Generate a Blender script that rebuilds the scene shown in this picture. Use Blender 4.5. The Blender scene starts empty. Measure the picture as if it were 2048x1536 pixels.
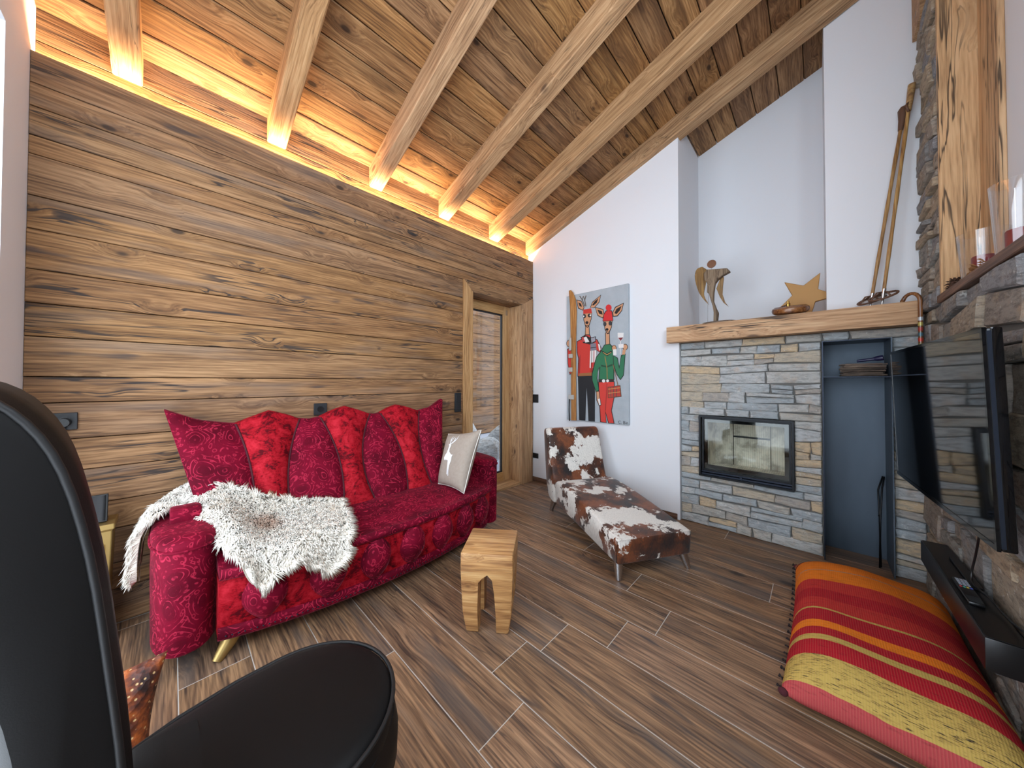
import bpy, bmesh, math, random
import numpy as np
from mathutils import Matrix, Vector

random.seed(7)
RNG = np.random.default_rng(7)
scene = bpy.context.scene
COL = scene.collection

# ------------------------------------------------------------------ camera
CAM = Vector((2.5305, -3.0515, 1.2))
YAW, PITCH, ROLL = -0.757599, 0.0140114, 0.0014978
_f = Vector((math.sin(YAW) * math.cos(PITCH), math.cos(YAW) * math.cos(PITCH), math.sin(PITCH)))
_r0 = Vector((math.cos(YAW), -math.sin(YAW), 0))
_u0 = _r0.cross(_f)
_r = _r0 * math.cos(ROLL) + _u0 * math.sin(ROLL)
_u = _u0 * math.cos(ROLL) - _r0 * math.sin(ROLL)
cam_data = bpy.data.cameras.new('camera')
cam_data.sensor_width = 36
cam_data.lens = 644.498 / 2048 * 36
cam_data.shift_y = -(768 - 754.5245) / 2048
cam_data.clip_start = 0.02
cam_data.clip_end = 200
cam = bpy.data.objects.new('camera', cam_data)
M = Matrix.Identity(4)
for i in range(3):
    M[i][0], M[i][1], M[i][2], M[i][3] = _r[i], _u[i], -_f[i], CAM[i]
cam.matrix_world = M
COL.objects.link(cam)
scene.camera = cam

# ------------------------------------------------------------------ world, daylight, exposure
world = bpy.data.worlds.new('world')
scene.world = world
world.use_nodes = True
_bg = world.node_tree.nodes['Background']
_bg.inputs[0].default_value = (0.80, 0.88, 1.0, 1)
_bg.inputs[1].default_value = 1.6

def area(name, loc, size, sizey, energy, color, direction):
    d = bpy.data.lights.new(name, 'AREA')
    d.shape = 'RECTANGLE'
    d.size, d.size_y = size, sizey
    d.energy = energy
    d.color = color
    o = bpy.data.objects.new(name, d)
    o.location = loc
    o.rotation_euler = Vector(direction).to_track_quat('-Z', 'Y').to_euler()
    COL.objects.link(o)
    return o

# daylight entering through the tall glazing in the wall behind the camera
area('window_daylight', (1.62, -3.60, 1.32), 2.5, 2.35, 51, (0.77, 0.885, 1.0), (0, 1, 0.0))
# daylight entering through the upper window in the right wall, beside the camera
area('side_window_daylight', (3.17, -2.50, 2.42), 1.5, 1.3, 44, (0.78, 0.89, 1.0), (-1, 0, -0.12))
vs = scene.view_settings
vs.view_transform = 'Standard'
vs.look = 'None'
vs.gamma = 1
vs.use_curve_mapping = False
vs.exposure = 0.47
scene.cycles.use_adaptive_sampling = True
scene.cycles.adaptive_threshold = 0.045
scene.cycles.use_light_tree = False
scene.cycles.max_bounces = 8
scene.cycles.diffuse_bounces = 6
scene.cycles.glossy_bounces = 3
scene.cycles.caustics_reflective = False
scene.cycles.caustics_refractive = False
scene.cycles.transparent_max_bounces = 12
scene.cycles.sample_clamp_indirect = 6

# ------------------------------------------------------------------ material helpers
def lin(c):
    out = []
    for v in c[:3]:
        v = v / 255.0
        out.append(v / 12.92 if v <= 0.04045 else ((v + 0.055) / 1.055) ** 2.4)
    return (*out, 1.0)

class NT:
    def __init__(self, name):
        self.m = bpy.data.materials.new(name)
        self.m.use_nodes = True
        self.t = self.m.node_tree
        self.t.nodes.clear()
        self.out = self.t.nodes.new('ShaderNodeOutputMaterial')
    def put(self, sock, v):
        if isinstance(v, bpy.types.NodeSocket):
            self.t.links.new(v, sock)
        elif v is not None:
            sock.default_value = v
    def n(self, typ, props=None, **ins):
        nd = self.t.nodes.new('ShaderNode' + typ)
        for k, v in (props or {}).items():
            setattr(nd, k, v)
        for k, v in ins.items():
            key = int(k[1:]) if k[0] == 'i' and k[1:].isdigit() else k.replace('_', ' ')
            self.put(nd.inputs[key], v)
        return nd
    def math(self, op, a, b=0.0, c=0.0, clamp=False):
        nd = self.n('Math', {'operation': op, 'use_clamp': clamp}, i0=a, i1=b, i2=c)
        return nd.outputs[0]
    def vmath(self, op, a, b=(0, 0, 0)):
        return self.n('VectorMath', {'operation': op}, i0=a, i1=b).outputs[0]
    def mix(self, f, a, b, mode='MIX'):
        nd = self.n('Mix', {'data_type': 'RGBA', 'blend_type': mode})
        self.put(nd.inputs[0], f); self.put(nd.inputs[6], a); self.put(nd.inputs[7], b)
        return nd.outputs[2]
    def ramp(self, f, stops, interp='LINEAR'):
        nd = self.n('ValToRGB')
        cr = nd.color_ramp
        cr.interpolation = interp
        while len(cr.elements) < len(stops):
            cr.elements.new(1.0)
        for e, (p, c) in zip(cr.elements, stops):
            e.position = p
            e.color = c if len(c) == 4 else (*c, 1)
        self.put(nd.inputs[0], f)
        return nd.outputs[0]
    def step(self, x, a, b):
        nd = self.n('MapRange', {'interpolation_type': 'SMOOTHSTEP'}, i0=x, i1=a, i2=b, i3=0.0, i4=1.0)
        return nd.outputs[0]
    def noise(self, v, scale, detail=3.0, rough=0.55, dist=0.0):
        return self.n('TexNoise', None, Vector=v, Scale=scale, Detail=detail, Roughness=rough, Distortion=dist).outputs[0]
    def obj(self):
        return self.n('TexCoord').outputs[3]
    def rand(self):
        return self.n('ObjectInfo').outputs['Random']
    def bump(self, h, strength=0.3, dist=0.01):
        return self.n('Bump', None, Strength=strength, Distance=dist, Height=h).outputs[0]
    def bsdf(self, color, rough=0.6, metal=0.0, normal=None, **kw):
        b = self.n('BsdfPrincipled')
        self.put(b.inputs['Base Color'], color)
        self.put(b.inputs['Roughness'], rough)
        self.put(b.inputs['Metallic'], metal)
        if normal is not None:
            self.put(b.inputs['Normal'], normal)
        for k, v in kw.items():
            self.put(b.inputs[k.replace('_', ' ')], v)
        self.t.links.new(b.outputs[0], self.out.inputs[0])
        return self.m

def plain(name, col, rough=0.5, metal=0.0, **kw):
    return NT(name).bsdf(lin(col), rough, metal, **kw)

def wood(name, light, mid, dark, knotc, knot=0.5, kscale=1.0, crack=0.4, crackc=(45, 40, 38), grey=None, greyamt=0.0, rough=0.6, var=0.18, grain=1.0, bumps=0.25, plane3=True, spec=0.3, stain=0.0, stainc=(58, 54, 56), crackf=1.0, crackw=1.0):
    t = NT(name)
    r = t.rand()
    off = t.n('CombineXYZ', None, X=t.math('MULTIPLY', r, 37.3), Y=t.math('MULTIPLY', r, 11.7), Z=t.math('MULTIPLY', r, 23.9)).outputs[0]
    v = t.vmath('ADD', t.obj(), off)
    # knots
    kv = t.vmath('MULTIPLY', v, (3.6 * kscale, 7.0 * kscale, 7.0 * kscale))
    vo = t.n('TexVoronoi', {'voronoi_dimensions': '3D'}, Vector=kv, Scale=1.0)
    kd = vo.outputs['Distance']
    gate = t.math('GREATER_THAN', t.n('SeparateColor', None, i0=vo.outputs['Color']).outputs[0], 1.0 - knot)
    kd2 = kd
    kmask = t.math('MULTIPLY', gate, t.math('SUBTRACT', 1.0, t.step(kd2, 0.07, 0.15)))
    khalo = t.math('MULTIPLY', gate, t.math('SUBTRACT', 1.0, t.step(kd, 0.10, 0.50)))
    # grain bends around the knots
    bend = t.n('CombineXYZ', None, X=0.0, Y=t.math('MULTIPLY', khalo, 0.034), Z=t.math('MULTIPLY', khalo, 0.02)).outputs[0]
    v2 = t.vmath('ADD', v, bend)
    slow = t.noise(t.vmath('MULTIPLY', v2, (0.7, 3.0, 3.0)), 1.0, 2)
    sep = t.n('SeparateXYZ', None, i0=v2)
    ringc = t.math('ADD', t.math('ADD', sep.outputs[1], t.math('MULTIPLY', sep.outputs[2], 0.6)), t.math('MULTIPLY', slow, 0.20))
    ring = t.math('SINE', t.math('MULTIPLY', ringc, 360.0 * grain))
    g1 = t.noise(t.vmath('MULTIPLY', v2, (1.6, 24 * grain, 24 * grain)), 1.0, 4, 0.70, 0.35)
    g2 = t.noise(t.vmath('MULTIPLY', v2, (6, 150, 150)), 1.0, 2, 0.6)
    f = t.math('ADD', t.math('ADD', t.math('MULTIPLY', g1, 0.70), t.math('MULTIPLY', g2, 0.42)), t.math('MULTIPLY', ring, 0.035))
    col = t.ramp(f, [(0.40, lin(dark)), (0.55, lin(mid)), (0.70, lin(light))])
    if grey:
        gm = t.step(t.noise(t.vmath('MULTIPLY', v, (1.1, 9, 9)), 1.0, 2, 0.6), 0.50, 0.68)
        col = t.mix(t.math('MULTIPLY', gm, greyamt), col, lin(grey))
    col = t.mix(t.math('MULTIPLY', khalo, 0.35), col, lin(dark))
    col = t.mix(t.math('MULTIPLY', kmask, 0.85), col, lin(knotc))
    # checks (long cracks)
    cn = t.noise(t.vmath('MULTIPLY', v2, (0.8 * crackf ** 0.5, 13 * crackf, 13 * crackf)), 1.0, 3, 0.6, 0.4)
    cl = t.math('SUBTRACT', 1.0, t.step(t.math('ABSOLUTE', t.math('SUBTRACT', cn, 0.5)), 0.002 * crackw, 0.012 * crackw))
    cm = t.step(t.noise(t.vmath('MULTIPLY', v, (1.3, 5, 5)), 1.0, 1), 0.54 - 0.09 * crackf, 0.60)
    cr = t.math('MULTIPLY', t.math('MULTIPLY', cl, cm), crack)
    col = t.mix(cr, col, lin(crackc))
    if stain:
        sm_ = t.step(t.noise(t.vmath('MULTIPLY', v, (2.6, 14, 14)), 1.0, 2, 0.55), 0.64, 0.74)
        col = t.mix(t.math('MULTIPLY', sm_, stain), col, lin(stainc))
    # each board a little lighter or darker
    r2 = t.math('FRACT', t.math('MULTIPLY', r, 7.77))
    val = t.math('ADD', 1.0 - var, t.math('MULTIPLY', r2, 2 * var))
    hsv = t.n('HueSaturation', None, Hue=t.math('ADD', 0.498, t.math('MULTIPLY', t.math('FRACT', t.math('MULTIPLY', r, 3.31)), 0.004)), Saturation=t.math('ADD', 0.90, t.math('MULTIPLY', t.math('FRACT', t.math('MULTIPLY', r, 5.17)), 0.1)), Value=val, Fac=1.0, Color=col).outputs[0]
    h = t.math('SUBTRACT', f, t.math('MULTIPLY', cr, 1.2))
    return t.bsdf(hsv, rough, 0.0, t.bump(h, bumps, 0.006), Specular_IOR_Level=spec)

def paisley(name, base, darkc, linec, scale=1.0):
    t = NT(name)
    v = t.obj()
    nz = t.n('TexNoise', None, Vector=v, Scale=7.0 * scale, Detail=1.0).outputs[1]
    w = t.vmath('ADD', t.vmath('MULTIPLY', v, (scale, scale, scale * 0.9)), t.vmath('MULTIPLY', t.vmath('SUBTRACT', nz, (0.5, 0.5, 0.5)), (0.09, 0.09, 0.09)))
    vo = t.n('TexVoronoi', {'voronoi_dimensions': '3D'}, Vector=w, Scale=9.5, Randomness=0.75)
    d = vo.outputs['Distance']
    ring = t.math('SINE', t.math('MULTIPLY', d, 46.0))
    lines = t.step(ring, 0.62, 0.95)
    inner = t.math('SUBTRACT', 1.0, t.step(d, 0.26, 0.40))
    vo2 = t.n('TexVoronoi', {'voronoi_dimensions': '3D'}, Vector=w, Scale=42.0)
    dots = t.math('SUBTRACT', 1.0, t.step(t.math('ABSOLUTE', t.math('SUBTRACT', vo2.outputs['Distance'], 0.28)), 0.02, 0.10))
    brk = t.step(t.noise(v, 26, 2), 0.42, 0.60)
    pile = t.noise(v, 5.0, 3)
    col = t.mix(t.step(pile, 0.35, 0.7), lin(base), lin(darkc))
    col = t.mix(t.math('MULTIPLY', inner, 0.55), col, lin(darkc))
    col = t.mix(t.math('MULTIPLY', t.math('MULTIPLY', lines, brk), 0.75), col, lin(linec))
    outer = t.step(d, 0.36, 0.48)
    col = t.mix(t.math('MULTIPLY', t.math('MULTIPLY', dots, outer), 0.6), col, lin(linec))
    h = t.math('ADD', t.math('MULTIPLY', lines, 0.4), t.noise(v, 300, 2))
    return t.bsdf(col, 0.75, 0.0, t.bump(h, 0.25, 0.003), Sheen_Weight=0.24, Sheen_Roughness=0.25, Sheen_Tint=lin((255, 150, 170)), Specular_IOR_Level=0.1)

def velvet(name, bright, darkc):
    t = NT(name)
    v = t.obj()
    n1 = t.noise(v, 13, 7, 0.74, 0.5)
    n2 = t.noise(t.vmath('MULTIPLY', v, (60, 60, 150)), 1.0, 3)
    f = t.math('ADD', n1, t.math('MULTIPLY', t.math('SUBTRACT', n2, 0.5), 0.25))
    col = t.ramp(f, [(0.40, lin(darkc)), (0.49, lin(bright)), (0.66, lin((min(255, bright[0] + 34), bright[1] + 22, bright[2] + 22)))])
    return t.bsdf(col, 0.7, 0.0, t.bump(f, 0.3, 0.004), Sheen_Weight=0.05, Sheen_Roughness=0.4, Sheen_Tint=lin((255, 120, 120)), Specular_IOR_Level=0.1)

def cowhide(name):
    t = NT(name)
    v = t.obj()
    v = t.vmath('ADD', v, (3.1, 1.7, 0.4))
    hair = t.noise(t.vmath('MULTIPLY', v, (220, 220, 40)), 1.0, 2)
    j = t.n('TexNoise', None, Vector=v, Scale=22.0, Detail=4.0, Roughness=0.7).outputs[1]
    w = t.vmath('ADD', v, t.vmath('MULTIPLY', t.vmath('SUBTRACT', j, (0.5, 0.5, 0.5)), (0.08, 0.08, 0.14)))
    m = t.step(t.noise(w, 4.0, 4, 0.62), 0.464, 0.486)
    tone = t.noise(w, 5.5, 3, 0.6)
    brown = t.ramp(tone, [(0.36, lin((30, 24, 24))), (0.47, lin((74, 40, 24))), (0.60, lin((126, 68, 34))), (0.72, lin((96, 54, 32)))])
    brown = t.mix(t.math('MULTIPLY', t.step(hair, 0.45, 0.75), 0.35), brown, lin((40, 28, 24)))
    white = t.mix(t.step(hair, 0.4, 0.8), lin((226, 222, 214)), lin((190, 186, 178)))
    col = t.mix(m, white, brown)
    return t.bsdf(col, 0.5, 0.0, t.bump(t.math('ADD', hair, t.math('MULTIPLY', m, 0.3)), 0.35, 0.004), Sheen_Weight=0.15, Specular_IOR_Level=0.35)

def stone(name, cols, dark=(60, 60, 60), bumps=0.8):
    t = NT(name)
    r = t.rand()
    off = t.n('CombineXYZ', None, X=t.math('MULTIPLY', r, 57.3), Y=t.math('MULTIPLY', r, 21.7), Z=t.math('MULTIPLY', r, 33.9)).outputs[0]
    v = t.vmath('ADD', t.obj(), off)
    base = t.ramp(r, [(i / len(cols), lin(c)) for i, c in enumerate(cols)], 'CONSTANT')
    n1 = t.noise(t.vmath('MULTIPLY', v, (16, 16, 60)), 1.0, 6, 0.7)
    n2 = t.noise(v, 14, 4, 0.6)
    col = t.mix(t.math('MULTIPLY', t.step(n2, 0.48, 0.75), 0.42), base, lin((182, 152, 118)))
    col = t.mix(t.math('MULTIPLY', t.math('SUBTRACT', 1.0, t.step(n1, 0.36, 0.56)), 0.55), col, lin(dark))
    col = t.mix(t.math('MULTIPLY', t.step(t.noise(v, 34, 5, 0.7), 0.58, 0.70), 0.55), col, lin((222, 221, 216)))
    h = t.math('ADD', n1, t.math('MULTIPLY', t.noise(v, 80, 4, 0.7), 0.6))
    return t.bsdf(col, 0.8, 0.0, t.bump(h, bumps, 0.012), Specular_IOR_Level=0.3)

def glass(name, tint=(1, 1, 1, 1), refl=0.06):
    t = NT(name)
    fc_ = t.n('LayerWeight', None, Blend=0.5).outputs[1]
    k = t.math('MULTIPLY', t.math('ADD', 0.04, t.math('MULTIPLY', t.math('POWER', fc_, 5.0), 0.9)), refl, clamp=True)
    tr = t.n('BsdfTransparent', None, Color=tint).outputs[0]
    gl = t.n('BsdfGlossy', None, Roughness=0.02).outputs[0]
    ms = t.n('MixShader', None, i0=k, i1=tr, i2=gl)
    t.t.links.new(ms.outputs[0], t.out.inputs[0])
    return t.m

MAT = {}
MAT['wall_wood'] = wood('weathered_wall_wood', (167, 126, 84), (135, 98, 62), (94, 66, 43), (50, 40, 35), knot=0.5, kscale=1.15, crack=0.9, crackw=1.7, crackc=(52, 47, 46), grey=(112, 98, 88), greyamt=0.45, stain=0.7, rough=0.65, var=0.06, bumps=0.35, spec=0.2)
MAT['ceil_wood'] = wood('larch_ceiling_wood', (174, 130, 82), (139, 99, 58), (92, 62, 37), (44, 30, 22), knot=0.75, kscale=1.1, crack=0.3, rough=0.6, var=0.10, grey=(98, 68, 42), greyamt=0.6, stain=0.55, stainc=(60, 40, 28), spec=0.2)
MAT['beam_wood'] = wood('old_beam_wood', (196, 158, 114), (172, 132, 90), (128, 94, 62), (84, 60, 44), knot=0.25, crack=0.5, rough=0.65, var=0.06, kscale=0.8, spec=0.2)
MAT['trim_wood'] = wood('door_casing_wood', (196, 156, 110), (172, 130, 86), (128, 92, 60), (84, 60, 44), knot=0.35, crack=0.35, rough=0.6, var=0.06, spec=0.2)
MAT['mantel_wood'] = wood('mantel_oak', (206, 168, 124), (188, 146, 102), (154, 114, 76), (92, 68, 52), knot=0.25, crack=1.0, crackf=1.7, crackw=3.0, crackc=(76, 62, 52), rough=0.6, var=0.03, kscale=0.7, spec=0.2)
MAT['post_wood'] = wood('post_oak', (216, 180, 136), (198, 160, 116), (160, 126, 90), (98, 84, 72), knot=0.35, crack=0.9, crackf=1.6, crackw=2.5, crackc=(66, 56, 48), rough=0.6, var=0.03, kscale=0.6, spec=0.2)
MAT['shelf_wood'] = wood('ledge_wood', (128, 92, 66), (104, 72, 52), (76, 52, 38), (50, 36, 28), knot=0.1, crack=0.3, rough=0.55, var=0.03)
MAT['pine'] = wood('window_pine', (206, 166, 110), (188, 144, 88), (160, 116, 66), (110, 76, 44), knot=0.1, crack=0.05, rough=0.45, var=0.03)
MAT['tile'] = wood('wood_look_floor_tile', (170, 132, 97), (126, 96, 71), (72, 56, 47), (48, 42, 42), knot=0.25, crack=0.6, crackc=(58, 50, 48), grey=(88, 82, 79), greyamt=0.62, stain=0.8, rough=0.42, var=0.10, bumps=0.12, kscale=0.7, spec=0.4)
MAT['teak'] = wood('teak_stool_wood', (206, 160, 98), (176, 124, 64), (126, 80, 38), (90, 56, 30), knot=0.3, crack=0.25, rough=0.4, var=0.02, grain=0.6, kscale=1.6, spec=0.5)
MAT['drift'] = wood('driftwood', (158, 136, 110), (122, 102, 80), (82, 64, 50), (56, 42, 34), knot=0.5, crack=0.6, rough=0.75, var=0.03, kscale=3)
MAT['ski_wood'] = wood('ski_wood', (196, 140, 70), (164, 108, 46), (120, 74, 30), (90, 56, 30), knot=0.0, crack=0.2, rough=0.4, var=0.02)
MAT['bamboo'] = wood('bamboo_cane', (184, 148, 92), (154, 114, 64), (108, 74, 42), (80, 54, 34), knot=0.1, crack=0.2, rough=0.35, var=0.05, spec=0.5)
MAT['darkcane'] = wood('polished_cane', (150, 96, 44), (116, 66, 26), (70, 38, 18), (50, 28, 16), knot=0.1, crack=0.2, rough=0.25, var=0.02, spec=0.6)
MAT['leafgold'] = wood('gilded_leaf', (160, 124, 66), (126, 92, 46), (84, 60, 36), (60, 44, 30), knot=0.4, crack=0.3, rough=0.45, var=0.02, kscale=4)
MAT['twig'] = wood('twig_bark', (128, 112, 98), (92, 78, 68), (52, 44, 40), (40, 34, 30), knot=0.2, crack=0.3, rough=0.85, var=0.25)

t = NT('white_plaster')
MAT['white'] = t.bsdf(lin((226, 228, 232)), 0.85, 0.0, t.bump(t.noise(t.obj(), 140, 4), 0.06, 0.003), Specular_IOR_Level=0.2)
MAT['grout'] = plain('pale_grout', (190, 183, 174), 0.8)
MAT['joint'] = plain('dark_joint', (44, 34, 26), 0.9)
MAT['mortar'] = plain('stone_joint', (104, 102, 98), 0.9)
MAT['stoneB'] = stone('grey_gneiss', [(178, 184, 186), (190, 193, 193), (168, 176, 180), (192, 180, 160), (184, 181, 173), (170, 178, 182), (204, 182, 150), (190, 190, 186), (176, 169, 160)], (124, 126, 126))
MAT['stoneC'] = stone('brown_gneiss', [(164, 152, 138), (152, 149, 143), (174, 160, 142), (146, 144, 142), (158, 148, 138), (180, 162, 138), (150, 150, 152)], (74, 70, 68), 1.0)
MAT['black_metal'] = plain('black_painted_steel', (22, 24, 27), 0.4, 0.6)
t = NT('blued_steel')
MAT['blue_steel'] = t.bsdf(t.mix(t.noise(t.vmath('MULTIPLY', t.obj(), (6, 6, 2)), 1.0, 3), lin((66, 78, 90)), lin((86, 99, 112))), 0.5, 0.35)
MAT['edge_steel'] = plain('steel_edge', (40, 46, 58), 0.4, 0.7)
MAT['black_plastic'] = plain('black_plastic', (15, 15, 17), 0.35)
MAT['gloss_black'] = plain('gloss_black', (8, 8, 10), 0.08)
MAT['screen'] = plain('tv_screen', (6, 6, 7), 0.045, Specular_IOR_Level=1.0)
MAT['anthracite'] = plain('anthracite_plastic', (28, 30, 34), 0.5)
MAT['glass'] = glass('clear_glass', (1, 1, 1, 1), 1.5)
MAT['fire_glass'] = glass('stove_glass', (0.92, 0.93, 0.91, 1), 0.6)
MAT['chrome'] = plain('brushed_chrome', (200, 202, 206), 0.25, 1.0)
MAT['gold'] = plain('brushed_gold', (176, 148, 92), 0.4, 0.8)
MAT['brass'] = plain('brass', (196, 160, 86), 0.3, 1.0)
MAT['leather'] = None
t = NT('black_leather')
MAT['leather'] = t.bsdf(lin((17, 16, 16)), 0.55, 0.0, t.bump(t.noise(t.obj(), 500, 3), 0.08, 0.002), Specular_IOR_Level=0.16)
MAT['piping'] = plain('black_leather_piping', (14, 13, 14), 0.6)
MAT['paisley'] = paisley('crimson_paisley_chenille', (114, 8, 36), (78, 4, 24), (182, 42, 70))
MAT['velvet'] = velvet('red_crushed_velvet', (148, 13, 27), (78, 4, 16))
MAT['seam'] = plain('dark_seam_piping', (70, 10, 26), 0.8)
MAT['cowhide'] = cowhide('brown_white_cowhide')
t = NT('sheep_fleece')
_c = t.ramp(t.noise(t.obj(), 6, 3), [(0.28, lin((220, 198, 170))), (0.38, lin((250, 243, 230))), (0.7, lin((255, 250, 240)))])
_dp = t.n('VectorMath', {'operation': 'DISTANCE'}, i0=t.obj(), i1=(0.02, 0.03, 0.05)).outputs['Value']
_c = t.mix(t.math('MULTIPLY', t.math('SUBTRACT', 1.0, t.step(_dp, 0.03, 0.10)), 0.7), _c, lin((186, 146, 120)))
_d = t.n('BsdfDiffuse', None, Color=_c).outputs[0]; _tl = t.n('BsdfTranslucent', None, Color=_c).outputs[0]
_ms = t.n('MixShader', None, i0=0.14, i1=_d, i2=_tl)
t.t.links.new(_ms.outputs[0], t.out.inputs[0])
MAT['fleece'] = t.m
t = NT('grey_linen')
_w = t.math('MULTIPLY', t.math('SINE', t.math('MULTIPLY', t.n('SeparateXYZ', None, i0=t.obj()).outputs[0], 1500.0)), t.math('SINE', t.math('MULTIPLY', t.n('SeparateXYZ', None, i0=t.obj()).outputs[2], 1500.0)))
MAT['linen'] = t.bsdf(t.mix(t.noise(t.obj(), 60, 4), lin((150, 138, 126)), lin((172, 160, 148))), 0.9, 0.0, t.bump(_w, 0.15, 0.002), Specular_IOR_Level=0.15)
MAT['cream'] = plain('cream_piping', (226, 222, 214), 0.85)
MAT['white_print'] = plain('white_print', (232, 234, 238), 0.85)
t = NT('painted_grey_canvas')
MAT['canvas'] = t.bsdf(t.mix(t.noise(t.obj(), 9, 5, 0.65), lin((150, 160, 168)), lin((182, 190, 196))), 0.7)
MAT['firebrick'] = None
t = NT('vermiculite_panel')
_s = t.n('SeparateXYZ', None, i0=t.obj())
_gr = t.math('SINE', t.math('MULTIPLY', _s.outputs[0], 420.0))
_c = t.mix(t.step(t.noise(t.obj(), 7, 5, 0.65), 0.42, 0.66), lin((236, 230, 214)), lin((168, 162, 148)))
_c = t.mix(t.math('MULTIPLY', t.step(_gr, 0.3, 1.0), 0.25), _c, lin((110, 100, 80)))
MAT['firebrick'] = t.bsdf(_c, 0.9, 0.0, t.bump(_gr, 0.3, 0.004))
MAT['candle'] = plain('red_wax', (120, 26, 32), 0.5, Coat_Weight=0.0)
MAT['cone'] = plain('pine_cone_brown', (78, 52, 38), 0.8)
MAT['oak_leaf'] = plain('dry_leaf', (150, 104, 62), 0.8)
MAT['navy'] = plain('navy_plastic', (24, 26, 62), 0.35)
MAT['leather_brown'] = plain('brown_leather_strap', (96, 66, 48), 0.6)
MAT['grey_button'] = plain('grey_buttons', (148, 158, 172), 0.5)
MAT['rock'] = stone('outdoor_rock', [(196, 200, 200), (176, 182, 186), (210, 212, 210), (168, 172, 172)])
MAT['snow'] = plain('trodden_snow', (196, 204, 216), 0.8)

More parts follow.
